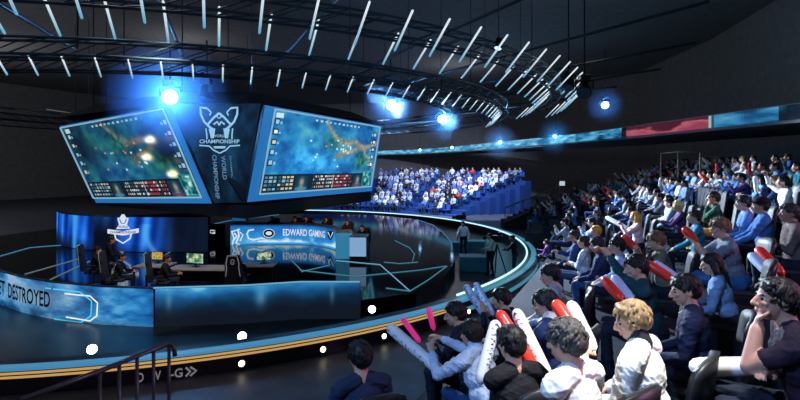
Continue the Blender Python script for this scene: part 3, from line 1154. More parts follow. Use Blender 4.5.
def cw_at(s, dy=0):
    return [np.interp(s, CWs, CWp[:, 0]), np.interp(s, CWs, CWp[:, 1]) + dy]


nu, nv = 200, 60
u = np.linspace(0, 1, nu)[None, :] * np.ones((nv, 1))
v = np.linspace(0, 1, nv)[:, None] * np.ones((1, nu))
fold = .5 + .28 * np.sin(u * 46 + 2 * np.sin(u * 9 + v)) + .22 * np.sin(u * 91 + v * 2)
cols = ramp(fold * .8 + .2 * fbm(nv, nu, 3, 8, 3), [(0, '#06184e'), (.35, '#0f3fa8'), (.65, '#1d6ade'), (1, '#3f9af0')])
cols = lerp(cols, np.tile(rgb('#0a1430'), (nv, nu, 1)), np.clip((v - .62) * 2.2 + (.3 - u) * 1.1, 0, .92))
cols = lerp(cols, np.tile(rgb('#3fa4ee'), (nv, nu, 1)), .85 * np.exp(-((u - .27) / .022) ** 2))
cols = lerp(cols, np.tile(rgb('#070d1c'), (nv, nu, 1)), np.clip(1.3 * np.exp(-((u - .48) / .075) ** 4), 0, 1) * np.clip(.55 + v * .9, 0, 1))
cols = lerp(cols, np.tile(rgb('#55aef0'), (nv, nu, 1)), .7 * np.exp(-((u - .70 - .12 * (v - .4) ** 2) / .02) ** 2) * (v > .2))
cols = lerp(cols, np.tile(rgb('#0b1120'), (nv, nu, 1)), np.clip((u - .74) * 9, 0, .93))
ps = panel('led_screen', lambda a, b: (*cw_at(a * CWs[-1]), 2.1 - b * 1.58), cols, led_mat('curtain_picture', 1.0))
local(ps, cw)
mb = MB()
for dy, flip in ((.03, 0), (.25, 1)):
    pts = [cw_at(s, dy) for s in np.linspace(0, CWs[-1], 24)]
    mb.strip([(p[0], p[1], DECKZ) for p in pts], [(p[0], p[1], 2.12) for p in pts])
pts = [cw_at(s, .03) for s in np.linspace(0, CWs[-1], 24)]
pt2 = [cw_at(s, .25) for s in np.linspace(0, CWs[-1], 24)]
mb.strip([(p[0], p[1], 2.12) for p in pts], [(p[0], p[1], 2.12) for p in pt2])
local(mb.build('wall_casing', M['screenback']), cw)
e0 = onwall(CW, 123, 228, .05)
cd = Decal(lambda x, y: onwall(CW, 123 + x * 11.5, 228 - y * 10.5, .05))
cd.fill([(-1.35, -.10), (-1.35, -.52), (0, -.72), (1.38, -.44), (1.38, -.02), (0, -.30)])
cd.stroke([(-.75, -.45), (-.62, -1.05), (0, -1.45), (.62, -1.0), (.75, -.40)], .14)
cd.fill([(-.5, .95), (-.28, .98), (-.12, 1.3), (.12, 1.3), (.28, .98), (.5, .95), (.35, .3), (.62, -.05), (-.62, -.1), (-.35, .3)])
local(cd.build('crest', M['letterwhite'], None), cw)['label'] = 'white crest'
cd = Decal(lambda x, y: onwall(CW, 123 + x * 11.5, 228 - y * 10.5, .09))
cd.text('WORLD', 0, .12, .85, .22, center=True)
cd.text('CHAMPIONSHIP', 0, -.40, 2.3, .24, center=True)
cd.stroke([(-.3, .85), (-.15, .45), (.15, .45), (.3, .85)], .08)
local(cd.build('crest_lettering', mat('crest_blue_letter', '#10305c', .5, emit='#1c4a84', strength=.5, noise=0), None), cw)

# ------------------------------------------------------------------ hanging scoreboard with the two big screens
def ray(x, y):
    return np.array([(x - CX) / F, 1, -(y - HY) / F])


def quad(c, d0):
    r = [ray(*p) for p in c]
    l = np.linalg.solve(np.array([-r[1], r[2], -r[3]]).T, -d0 * r[0])
    return [Vector(a * b) + Vector((0, 0, CAMZ)) for a, b in zip([d0, *l], r)]


jb = empty('hanging_scoreboard', (-9.5, 26, 3.0))
tag(jb, 'huge black hanging scoreboard with two bright game screens and a dark crest panel between', 'scoreboard')


def game(nu, nv, seed, dark):
    u = np.linspace(0, 1, nu)[None, :] * np.ones((nv, 1))
    v = np.linspace(0, 1, nv)[:, None] * np.ones((1, nu))
    n1 = fbm(nv, nu, 5, 9, seed, 5)
    n2 = fbm(nv, nu, 9, 16, seed + 50, 4)
    n3 = fbm(nv, nu, 18, 36, seed + 90, 3)
    base = ramp(n1 * .6 + n2 * .4, [(.25, '#0a2038'), (.45, '#164a66'), (.6, '#1f6a72'), (.8, '#4a8a78')] if dark else
                [(.25, '#0f3a70'), (.45, '#1c629c'), (.6, '#2c80ac'), (.8, '#58a4ac')])
    blob = lambda a, b, ra, rb: np.exp(-(((u - a) / ra) ** 2 + ((v - b) / rb) ** 2))
    bx, by = (.30, .62) if not dark else (.34, .66)
    base = lerp(base, ramp(n2, [(.3, '#1b6cb4'), (.7, '#43b0e6')]) * (.62 if dark else 1), np.clip(1.1 * blob(bx, by, .20, .22) + .5 * blob(.55, .68, .15, .1), 0, 1))
    path = np.exp(-((v - (.10 + (u - .45) * .9 + .08 * np.sin(u * 14))) / .045) ** 2) * (u > .42) + np.exp(-((v - (.50 - (u - .6) * .55)) / .04) ** 2) * (u > .55)
    base = lerp(base, ramp(n3, [(.3, '#6d6a60'), (.7, '#b09a80')]) * (.75 if dark else 1), np.clip(path, 0, .85))
    base = lerp(base, ramp(n3, [(.3, '#123f3c'), (.7, '#3f8a6a')]), np.clip(blob(.84, .58, .07, .14) + blob(.5, .33, .08, .12) * .7, 0, .85))
    if dark:
        base = lerp(base, np.tile(rgb('#0a1220'), (nv, nu, 1)), np.clip(blob(.88, .45, .10, .14) + blob(.1, .3, .16, .3) * .7, 0, .9))
        for a, b in ((.80, .30), (.71, .50), (.86, .72)):
            base = lerp(base, np.tile(rgb('#fff2b8'), (nv, nu, 1)), np.clip(1.5 * blob(a, b, .035, .045), 0, 1))
            base = lerp(base, np.tile(rgb('#ffffff'), (nv, nu, 1)), np.clip(1.3 * blob(a - .03, b + .01, .025, .03), 0, 1))
    r = random.Random(seed)
    for k in range(20):
        a, b = (r.gauss(.62, .05), r.gauss(.45, .09)) if k < 14 else (r.gauss(.40, .07), r.gauss(.42, .1))
        c = r.choice(['#dff2f4', '#f6e6a8', '#f08a50', '#7fe0e0', '#e8f4ff', '#d05a5a'])
        base = lerp(base, np.tile(rgb(c), (nv, nu, 1)), np.clip(1.3 * blob(a, b, .0075, .012), 0, .95))
    X, Y = (u * nu).astype(int), (v * nv).astype(int)
    px = np.random.default_rng(seed).random((nv, nu))

    def rect(a, b, c, d, col, k=1.0):
        m = (u >= a) & (u < c) & (v >= b) & (v < d)
        base[m] = base[m] * (1 - k) + rgb(col) * k

    for j in range(5):                              # side portraits
        y = .10 + j * .125
        for x in (.018, .945):
            rect(x, y, x + .036, y + .075, '#1d2c3c')
            rect(x + .006, y + .012, x + .030, y + .06, r.choice(['#a9c4c8', '#cbb6a0', '#8fb0d0', '#d8e0e0']))
            rect(x + (.038 if x < .5 else -.02), y + .03, x + (.052 if x < .5 else -.004), y + .06, '#8fd0e0', .7)
    for j in range(11):                             # score line
        a = .32 + j * .042
        rect(a, .035, a + .022, .06, r.choice(['#cfe6ee', '#7fd0d8', '#e6d8b0']), .75)
    rect(.02, .03, .07, .09, '#d9e6ea', .8)
    rect(.0, .775, .92, 1.0, '#0b1722', .88)
    for j in range(4):                              # bottom tables
        y = .80 + j * .048
        for a in np.arange(.02, .20, .03):
            rect(a, y, a + .02, y + .026, r.choice(['#8fb8c8', '#5a8aa0', '#d8c8a0', '#2f5a70']), .85)
        for a in np.arange(.38, .56, .018):
            rect(a, y, a + .012, y + .024, r.choice(['#e8eef0', '#b8c8cc', '#d0a080', '#3a4a54']), .85)
        for a in np.arange(.57, .75, .018):
            rect(a, y, a + .012, y + .024, r.choice(['#e8e0e0', '#d05048', '#b84040', '#3a3438']), .85)
    rect(.375, .792, .377, .99, '#9fb8b8')
    rect(.565, .79, .567, .99, '#9fb8b8')
    for a, c in ((.24, '#2f7f98'), (.78, '#58365a')):
        rect(a, .80, a + .10, .99, '#12303f')
        mm = np.clip(1.2 * blob(a + .05, .88, .018, .05) + .9 * blob(a + .05, .97, .03, .04), 0, 1)
        base[:] = lerp(base, np.tile(rgb('#b8a898'), (nv, nu, 1)), mm * .7)
        rect(a + .005, .955, a + .095, .985, c, .8)
    rect(.885, .735, .99, .995, '#1f7a86')
    rect(.893, .75, .982, .98, '#0d3540')
    mi = (u >= .893) & (u < .982) & (v >= .75) & (v < .98)
    base[mi] = ramp(n3, [(.3, '#0d3a44'), (.5, '#2f7f80'), (.7, '#b8d8d0')])[mi]
    return base


def screen(name, P, seed, dark, lab, bw, strength):
    P0, P1, P2, P3 = P
    fn = lambda u, v: P0.lerp(P1, u).lerp(P3.lerp(P2, u), v)
    n = (P1 - P0).cross(P3 - P0).normalized()
    if n.dot(P0) > 0:
        n = -n
    t = empty(name, (0, 0, 0))
    local(t, jb)
    t['label'] = lab
    c = game(220, 120, seed, dark)
    l, r_, tp, bt = bw
    s = panel('game_picture', lambda u, v: fn(l + u * (1 - l - r_), tp + v * (1 - tp - bt)) + n * .06, c, led_mat('game_picture_' + ('left' if dark else 'right'), strength))
    local(s, t)
    mb = MB()
    q = [fn(0, 0), fn(1, 0), fn(1, 1), fn(0, 1)]
    bk = [p - n * .09 for p in q]
    fr = [p + n * .03 for p in q]
    mb.add(fr + bk, [(0, 1, 2, 3), (4, 5, 6, 7), (0, 1, 5, 4), (1, 2, 6, 5), (2, 3, 7, 6), (3, 0, 4, 7)])
    local(mb.build('screen_casing', M['screenback']), t)
    mb = MB()
    o = [p + n * .05 for p in q]
    i = [fn(l, tp), fn(1 - r_, tp), fn(1 - r_, 1 - bt), fn(l, 1 - bt)]
    i = [p + n * .05 for p in i]
    mb.add(o + i, [(k, (k + 1) % 4, 4 + (k + 1) % 4, 4 + k) for k in range(4)])
    f = local(mb.build('lit_border', M['border']), t)
    f['label'] = 'glowing blue border'
    mb = MB()
    e = [p + n * .07 for p in i]
    for k in range(4):
        mb.tube([e[k], e[(k + 1) % 4]], .035, 5)
    local(mb.build('inner_edge_line', M['paleline']), t)
    return n


M['border'] = mat('blue_screen_border', '#0e2c50', .4, emit='#2474b8', strength=.9, noise=0)
M['paleline'] = mat('pale_screen_edge', '#304050', .4, emit='#9fd0e8', strength=.7, noise=0)
QR = quad([(264, 105), (381, 126), (371, 191), (246, 202)], 19)
QL = quad([(171, 105), (61, 126), (97, 202.5), (213, 203)], 19)
screen('big_screen', QR, 5, False, 'right screen facing the far seats', (.055, .03, .025, .075), 1.3)
screen('big_screen', [QL[1], QL[0], QL[3], QL[2]], 17, True, 'left screen facing the camera side', (.012, .045, .02, .07), 1.1)
# crest panel between the screens
tl, tr, br, bl = QL[0] + Vector((.12, -.05, .05)), QR[0] + Vector((-.12, -.05, .05)), W(245, 202.5, 18.95), W(214, 203, 19.15)
cf = lambda u, v: tl.lerp(tr, u).lerp(bl.lerp(br, u), v)
nn = (tr - tl).cross(bl - tl).normalized()
nn = -nn if nn.dot(tl) > 0 else nn
nu, nv = 60, 60
c = ramp(fbm(nv, nu, 4, 5, 71), [(.3, '#071420'), (.5, '#0d2c46'), (.75, '#164a6c')])
vv = np.linspace(0, 1, nv)[:, None] * np.ones((1, nu))
c = lerp(c, c * .55, np.clip(vv - .2, 0, .7))
cp = empty('crest_panel')
local(cp, jb)
local(panel('led_screen', cf, c, led_mat('crest_panel_picture', .9)), cp)
mb = MB()
mb.add([tl, tr, br, bl] + [p - nn * .3 for p in (tl, tr, br, bl)], [(4, 5, 6, 7), (0, 1, 5, 4), (1, 2, 6, 5), (2, 3, 7, 6), (3, 0, 4, 7)])
local(mb.build('panel_casing', M['screenback']), cp)
cpn = nn
cpo = cf(.5, .23) + nn * .07
ex = (tr - tl).normalized()
ey = ex.cross(-nn).normalized()
ey = ey if ey.z > 0 else -ey
d = Decal(lambda x, y: cpo + ex * x + ey * y)
emblem(d, 0.0, -.0, 1.55)
local(d.build('crest', M['letterblue'], None), cp)['label'] = 'pale crest reading WORLD CHAMPIONSHIP'
M['steelblue'] = mat('steel_blue_lettering', '#203040', .5, emit='#7fa6c4', strength=.55, noise=0)
for word, x, y, w_, h_ in (('WORLD', .13, -1.15, .95, .17), ('CHAMPIONSHIP', -.22, -1.12, 1.75, .17), ('CHAMPIONS', .42, -1.15, 1.2, .06)):
    d = Decal(lambda x, y: cpo + ex * x + ey * y)
    d.text(word, x, y, w=w_, h=h_, rot=-PI / 2 + .06)
    local(d.build('sideways_lettering', M['steelblue'], None), cp)
# casing above, skirt below, hidden back
plan_t = [QL[1], QL[0], QR[0], QR[1]]
plan_b = [QL[2], QL[3], QR[3], QR[2]]
back_t = [Vector((-2.5, 34, 6.8)), Vector((-12, 36.5, 6.8)), Vector((-18.5, 31, 6.6))]
back_b = [Vector((-3, 33.4, 3.0)), Vector((-12, 35.8, 3.0)), Vector((-17.3, 30.6, 2.8))]
mb = MB()
allt, allb = plan_t + back_t, plan_b + back_b
cin = lambda p, k: Vector((SC.x + (p.x - SC.x) * k, SC.y + (p.y - SC.y) * k, p.z))
ti, bi = [cin(p, .95) for p in allt], [cin(p, .95) for p in allb]
n = len(ti)
mb.add(ti + bi, [tuple(range(n)), tuple(range(n, 2 * n))] + [(i, (i + 1) % n, n + (i + 1) % n, n + i) for i in range(n)])
local(mb.build('inner_casing', M['black']), jb)
mb = MB()
sk = [cin(p, 1.0) for p in allb]
sk = [Vector((p.x, p.y, z)) for z in (2.92, 2.42) for p in sk]
mb.add(sk, [tuple(range(n)), tuple(range(n, 2 * n))] + [(i, (i + 1) % n, n + (i + 1) % n, n + i) for i in range(n)])
local(mb.build('bottom_skirt', M['black']), jb)
mb = MB()
tp_ = [cin(p, 1.0 if z < 7.2 else .8) for z in (6.95, 7.6) for p in allt]
tp_ = [Vector((p.x, p.y, z)) for p, z in zip(tp_, [6.95] * n + [7.6] * n)]
mb.add(tp_, [tuple(range(n)), tuple(range(n, 2 * n))] + [(i, (i + 1) % n, n + (i + 1) % n, n + i) for i in range(n)])
local(mb.build('top_casing', M['black']), jb)
for q in (QL[0], QR[0], QR[1], QL[1], Vector((-12, 34, 7))):
    p = cin(q, .8)
    mb = MB()
    mb.tube([(p.x, p.y, 7.5), (p.x, p.y, 15)], .03, 6)
    local(mb.build('hanging_cable', M['truss']), jb)

t = empty('led_box', W(239, 219, 28.5) - Vector((0, 0, .35)))
tag(t, 'small blue lit box behind the left end of the booth banner', 'LED box')
MB().box((0, .2, .55), (.86, .4, .74), bev=.01).build('box_casing', M['screenback'], t)
MB().box((0, -.012, .56), (.80, .03, .66), bev=.005).build('lit_face', mat('dim_blue_box_panel', '#123a5a', .4, emit='#1f5f92', strength=.7, scale=4), t)
MB().box((0, .2, .09), (.3, .3, .18)).build('box_foot', M['black'], t)
# ------------------------------------------------------------------ right team's booth with its blue banner
BP = [(-8.55, 24.2), (-7.6, 24.25), (-6.6, 24.3), (-5.7, 24.35), (-5.06, 24.3), (-4.45, 24.1), (-3.9, 23.7), (-3.4, 23.2), (-3.0, 22.6)]
BPn = np.array(BP)
BS = np.r_[0, np.cumsum(np.linalg.norm(np.diff(BPn, axis=0), axis=1))]
bo = empty('team_booth', (-5.7, 24.6, DECKZ))
tag(bo, 'curved team booth with a bright blue banner reading EDWARD GAMING', 'booth')
bat = lambda s: [np.interp(s, BS, BPn[:, k]) for k in range(2)]
BZ = 1.47
nu, nv = 160, 36
u = np.linspace(0, 1, nu)[None, :] * np.ones((nv, 1))
v = np.linspace(0, 1, nv)[:, None] * np.ones((1, nu))
nz = fbm(nv, nu, 2, 9, 61, 4)
c = ramp(nz * .5 + v * .35 + .1, [(.2, '#0e4f9c'), (.45, '#1f78c4'), (.7, '#3fa0dc')])
cl = np.clip((nz * .55 + v * .75 - .80) * 7, 0, 1) * (v < .93)
c = lerp(c, np.tile(rgb('#d4ecf6'), (nv, nu, 1)), cl * .9 * np.clip((u - .1) * 8, 0, 1))
c = lerp(c, np.tile(rgb('#0c3f80'), (nv, nu, 1)), (v < .08) * .6)
local(panel('banner_screen', lambda a, b: (*bat(a * BS[-1]), BZ - b * (BZ - DECKZ)), c, led_mat('booth_banner_picture', 1.0)), bo)
mb = MB()
pts = [bat(s) for s in np.linspace(0, BS[-1], 24)]
bk = [(p[0], p[1] + .06) for p in pts]
bk2 = [(p[0] - .1, p[1] + .85) for p in pts]
mb.strip([(p[0], p[1], DECKZ) for p in bk], [(p[0], p[1], BZ) for p in bk])
mb.strip([(p[0], p[1], BZ + .03) for p in bk2], [(p[0], p[1], BZ - .02) for p in bk2])
local(mb.build('booth_frame', M['screenback']), bo)
mb = MB()
mb.strip([(p[0], p[1], BZ + .02) for p in pts], [(p[0], p[1], BZ + .02) for p in bk2])
local(mb.build('desk_top', M['podium']), bo)
bn = lambda x, y: onwall(BP, x, y, .05)


def bpt(x, y):
    q = bat(x)
    return Vector((q[0] * (1 - .09 / q[1]), q[1] - .09, y))


def bs_of(px):
    ss = np.linspace(0, BS[-1], 600)
    return float(ss[int(np.argmin([abs(CX + F * bat(s)[0] / bat(s)[1] - px) for s in ss]))])


d = Decal(bpt)
d.text('EDWARD GAMING', bs_of(283), 1.10, w=bs_of(325) - bs_of(283), h=.34)
local(d.build('banner_lettering', M['letterwhite'], None), bo)['label'] = 'white lettering'
d = Decal(bn)
d.stroke([(231.5, 231), (234, 238), (232, 246)], 1.3)
d.stroke([(232, 231.5), (238, 230), (240, 229)], 1.2)
d.stroke([(238, 229), (239, 236), (236, 243), (240, 245)], 1.8)
d.stroke([(234, 233), (237, 236), (233, 241)], 1.6)
d.stroke([(240, 232), (243, 235), (240, 241)], 1.2)
d.stroke([(254, 229.5), (248.5, 230.5), (247, 234), (248.5, 238.5), (255, 240)], 1.6)
d.stroke([(252, 240), (262, 238), (268, 240.5), (258, 241.5)], 1.5)
local(d.build('banner_drawing', M['letterwhite'], None), bo)['label'] = 'white cup drawing'
d = Decal(bn)
d.fill([(268.8 + 6.3 * math.cos(t), 233.3 + 4.8 * math.sin(t)) for t in np.linspace(0, 2 * PI, 21)[:-1]])
local(d.build('round_badge', M['letterdark'], None), bo)['label'] = 'dark round badge'
d = Decal(bn)
d.fill([(327, 231), (334, 231), (333, 237), (330.5, 240.5), (328, 237)])
local(d.build('shield_badge', M['letterdark'], None), bo)['label'] = 'dark shield badge'
d = Decal(lambda x, y: onwall(BP, x, y, .08))
d.stroke([(268.8 + 5.6 * math.cos(t), 233.3 + 4.2 * math.sin(t)) for t in np.linspace(0, 2 * PI, 21)[:-1]], .7, True)
d.fill([(268.8 + 3.2 * math.cos(t), 233.3 + 2.0 * math.sin(t)) for t in np.linspace(0, 2 * PI, 13)[:-1]])
local(d.build('round_badge_mark', M['letterwhite'], None), bo)
d = Decal(lambda x, y: onwall(BP, x, y, .08))
d.stroke([(328, 232), (330.5, 238), (333, 232)], .9)
local(d.build('shield_badge_mark', M['letterwhite'], None), bo)

# two lit podiums
for k, (x0, x1, y0, d0, m, lab) in enumerate([(334.5, 351, 232.5, 20.4, 'panelblue', 'blue lit podium box against the right end of the booth banner'), (350, 367, 237, 19.8, 'panelpale', 'pale blue lit podium box with grey top, right of the darker one')]):
    z1 = CAMZ - (y0 - HY) / F * d0
    w = (x1 - x0) / F * d0
    cx = ((x0 + x1) / 2 - CX) / F * d0
    t = empty('podium', (cx, d0 + .4, DECKZ), math.radians(8 if k == 0 else -4))
    tag(t, lab, 'podium', 'lit podium boxes')
    h = z1 - DECKZ
    MB().box((0, 0, h / 2), (w, .78, h - .02), bev=.01).build('podium_body', M['screenback'], t)
    MB().box((0, -.40, h * (.5 if k == 0 else .6)), (w * .98, .03, h * (.98 if k == 0 else .76)), bev=.008).build('lit_front_panel', M[m], t)
    MB().box((0, 0, h), (w * 1.04, .86, .04), bev=.012).build('podium_top', M['podium'], t)

# ------------------------------------------------------------------ furniture on the stage
def gaming_chair(loc, rz, lab):
    t = empty('gaming_chair', loc, rz)
    tag(t, lab, 'chair', 'gaming chairs on the stage')
    MB().box((0, 0, .47), (.52, .52, .10), bev=.04).build('seat', M['seat'], t)
    b = MB()
    prof = [(-.26, .52), (-.29, .75), (-.24, 1.0), (-.26, 1.12), (-.19, 1.36), (.19, 1.36), (.26, 1.12), (.24, 1.0), (.29, .75), (.26, .52)]
    fr = [(x, -.24 - (z - .5) * .12, z) for x, z in prof]
    bk = [(x * .96, -.33 - (z - .5) * .12, z) for x, z in prof]
    n = len(prof)
    b.add(fr + bk, [tuple(range(n)), tuple(range(n, 2 * n))] + [(i, (i + 1) % n, n + (i + 1) % n, n + i) for i in range(n)])
    bb = b.build('backrest', M['seat'], t)
    e = MB()
    e.tube([(x * .72, -.345 - (z - .5) * .12, z) for x, z in prof[1:-1]], .012, 6)
    e.build('piping', M['lettergrey'], bb)
    lg = MB()
    lg.tube([(.05 * math.cos(q), -.425, 1.2 + .05 * math.sin(q)) for q in np.linspace(0, 2 * PI, 9)[:-1]], .008, 5, closed=True)
    lg.tube([(-.06, -.425, 1.14), (0, -.425, 1.10), (.06, -.425, 1.14)], .008, 5)
    lg.build('badge', M['lettergrey'], bb)
    for s in (-1, 1):
        MB().tube([(s * .28, -.05, .48), (s * .32, -.05, .52), (s * .32, -.05, .68)], .02, 6).box((s * .32, -.02, .70), (.09, .28, .035), bev=.012).build('armrest', M['black'], t)
    MB().lathe([(.03, .10), (.03, .42)], (0, 0, 0), seg=10).build('gas_column', M['steel'], t)
    st = MB()
    for k in range(5):
        a = 2 * PI * k / 5
        st.tube([(0, 0, .11), (.30 * math.cos(a), .30 * math.sin(a), .075)], [.03, .018], 6)
    sb = st.build('star_base', M['black'], t)
    for k in range(5):
        a = 2 * PI * k / 5
        MB().lathe([(.03, -.02), (.035, 0), (.03, .02)], (.30 * math.cos(a), .30 * math.sin(a), .035), (math.sin(a), -math.cos(a), 0), 10).build('caster', M['black'], sb)
    return t


def desk(loc, rz, w, dp, lab):
    t = empty('gaming_desk', loc, rz)
    tag(t, lab, 'desk', 'gaming desks on the stage')
    MB().box((0, 0, .72), (w, dp, .045), bev=.01).build('desk_top', M['desk'], t)
    for sx in (-1, 1):
        for sy in (-1, 1):
            MB().box((sx * (w / 2 - .06), sy * (dp / 2 - .06), .349), (.06, .06, .695), bev=.008).build('leg', M['black'], t)
    MB().box((0, dp / 2 - .06, .45), (w - .2, .02, .45)).build('modesty_panel', M['black'], t)
    return t


def monitor(loc, rz, w, h, seed, lab):
    t = empty('monitor', loc, rz)
    tag(t, lab, 'monitor', 'gaming monitors on the stage')
    MB().box((0, .03, .13 + h / 2), (w + .03, .03, h + .03), bev=.008).build('monitor_casing', M['black'], t)
    r = random.Random(seed)
    nz = fbm(14, 24, 3, 5, seed, 3)
    c = ramp(nz, [(.3, '#4a7a3c'), (.5, '#c8a850'), (.7, '#d8762c')]) if seed % 2 else ramp(nz, [(.3, '#2c5a3c'), (.45, '#58a080'), (.58, '#c8b090'), (.75, '#e0e0d8')])
    p = panel('monitor_screen', lambda a, b: (-w / 2 + w * a, .012, .13 + h - h * b), c, led_mat('monitor_picture', 1.1), t)
    MB().box((0, .08, .10), (.05, .03, .20)).build('monitor_neck', M['black'], t)
    MB().box((0, .06, .008), (.22, .16, .016), bev=.004).build('monitor_foot', M['black'], t)
    return t


dz = DECKZ + .7425
D1 = desk((-8.05, 15.75, DECKZ), math.radians(-4), 1.1, .8, 'small grey brown gaming desk under the orange monitor')
D2 = desk((-6.15, 15.3, DECKZ), math.radians(-2), 2.3, .75, 'long grey brown gaming desk running right from the middle player')
D3 = desk((-4.75, 15.75, DECKZ), math.radians(2), 1.3, .7, 'gaming desk behind the chair with pale piping')
monitor((-8.05, 15.9, dz), math.radians(-12), .40, .24, 31, 'orange and yellow monitor, leftmost on the stage')
monitor((-6.55, 15.3, dz), math.radians(-14), .60, .30, 22, 'green and pale monitor in front of the middle player')
monitor((-4.5, 15.85, dz), math.radians(10), .44, .24, 24, 'pale monitor behind the gaming chair with pale piping')

# dark board added to carry the painted reflection of a white logo
t = empty('reflection_board', WZ(208, 243, DECKZ))
tag(t, 'low black board with a painted white logo reflection left of the booth banner', 'board')
MB().box((0, .1, .5), (1.7, .06, .95), bev=.01).build('board_panel', M['screenback'], t)
MB().box((0, .1, .02), (1.7, .5, .04)).build('board_foot', M['black'], t)
d = Decal(lambda x, y: (x, .062, y))
d.text('EDG', -.55, .66, w=.9, h=.2, rot=-.12)
d.stroke([(-.8, .42), (-.35, .46)], .06)
d.stroke([(-.75, .80), (-.2, .84)], .03)
d.build('reflected_marks', M['letterwhite'], t)

# ------------------------------------------------------------------ ceiling rings of light tubes
def truss_ring(r, z, w, n, name, lab, m):
    t = MB()
    for dr in (-w / 2, w / 2):
        for dzz in (-w / 2, w / 2):
            t.tube([circ(r + dr, a, z + dzz) for a in np.linspace(0, 360, n + 1)[:-1]], .035, 5, closed=True)
    for k in range(n):
        a0, a1 = 360 * k / n, 360 * (k + 1) / n
        for dr in (-w / 2, w / 2):
            t.tube([circ(r + dr, a0, z - w / 2), circ(r + dr, a1, z + w / 2)], .018, 4)
        for dzz in (-w / 2, w / 2):
            t.tube([circ(r - w / 2, a0, z + dzz), circ(r + w / 2, a1, z + dzz)], .018, 4)
    e = empty(name, (SC.x, SC.y, z))
    tag(e, lab, 'truss ring')
    local(t.build('truss_frame', m), e)
    for k in range(8):
        p = circ(r, k * 45 + 10, z)
        local(MB().tube([(p.x, p.y, z), (p.x, p.y, 15)], .02, 5).build('hanging_cable', M['truss']), e)
    return e


truss_ring(17.55, 7.75, .42, 120, 'ceiling_truss_ring', 'wide dark lattice ring hanging under the ceiling, outermost', M['trussblue'])
truss_ring(15.3, 7.15, .38, 110, 'ceiling_truss_ring', 'smaller lattice ring hanging under the ceiling, inside the wide one', M['trussblue'])
truss_ring(12.6, 7.3, .34, 90, 'ceiling_truss_ring', 'innermost lattice ring around the top of the hanging scoreboard', M['truss'])
for k in range(28):
    a = 360 * k / 28 + 4
    p0, p1 = circ(12.6, a, 7.75), circ(22.5, a, 9.0)
    x, y = proj(p1)
    mb = MB().tube([p0, p1], .05, 5)
    b = mb.build('ceiling_truss_rib', M['truss'])
    b['kind'] = 'structure'


def tube_row(r, z, lean, up, n, phase, rad, lab, grp, amax):
    proto = None
    for k in range(n):
        a = (k + phase) * 360 / n
        a = (a + 180) % 360 - 180
        p = circ(r, a, z)
        x, y = proj(p)
        if p.y < 3 or not (-60 < x < 830) or y < -60 or not (-175 < a < amax):
            continue
        if proto is None:
            m = MB()
            dv = Vector((lean, 0, up))
            m.tube([dv * q for q in (0, .02, .5, .98, 1)], [rad * .6, rad, rad, rad, rad * .6], 8)
            proto = o = m.build('light_tube', M['tube'])
            tag(o, lab, 'light tube', grp)
        else:
            o = proto.copy()
            C.objects.link(o)
        o.location = p
        o.rotation_euler = (0, 0, math.radians(a))


tube_row(16.6, 7.1, .72, .66, 104, 0.15, .026, 'slim white light tube leaning outward in the lower row of the outer ceiling ring', 'light tubes, outer ring lower row', 4)
tube_row(18.0, 7.1, .74, .74, 112, 0.35, .026, 'slim white light tube leaning outward in the upper row of the outer ceiling ring', 'light tubes, outer ring upper row', 4)
tube_row(14.8, 6.6, .36, .40, 136, 0.2, .021, 'short slim white light tube leaning outward on the inner ceiling ring', 'light tubes, inner ring', 4)


# ------------------------------------------------------------------ lamps
def stage_lamp(p, aim, r, lens, lab, top):
    p = Vector(p)
    t = empty('moving_head_lamp', p)
    tag(t, lab, 'stage lamp', 'stage lamps on the ceiling rings')
    ax = (Vector(aim) - p).normalized()
    MB().lathe([(r * .55, -2.0 * r), (r * .95, -1.7 * r), (r * 1.0, -.4 * r), (r * 1.12, -.1 * r), (r * 1.12, .12 * r), (r * 1.0, .14 * r)], (0, 0, 0), ax, 18).build('lamp_head', M['black'], t)
    if lens:
        MB().lathe([(r * .98, .13 * r), (r * .7, .22 * r), (r * .02, .28 * r)], (0, 0, 0), ax, 18).build('lamp_lens', M[lens], t)['label'] = 'glowing lens'
    else:
        MB().lathe([(r * .98, .13 * r), (r * .7, .2 * r), (r * .02, .24 * r)], (0, 0, 0), ax, 18).build('lamp_lens', M['trussblue'], t)
    sd = ax.cross(Vector((0, 0, 1))).normalized()
    y = MB()
    y.tube([sd * r * 1.2 - ax * r * .7, sd * r * 1.3 + Vector((0, 0, r * 1.3)) - ax * r * .7, -sd * r * 1.3 + Vector((0, 0, r * 1.3)) - ax * r * .7, -sd * r * 1.2 - ax * r * .7], r * .16, 6)
    y.build('yoke', M['black'], t)
    b = MB()
    b.box(Vector((0, 0, r * 1.75)) - ax * r * .7, (r * 1.5, r * 1.5, r * .8), bev=r * .1)
    b.tube([Vector((0, 0, r * 2.0)) - ax * r * .7, Vector((0, 0, top - p.z)) - ax * r * .7], r * .12, 6)
    b.build('lamp_base', M['black'], t)
    return t


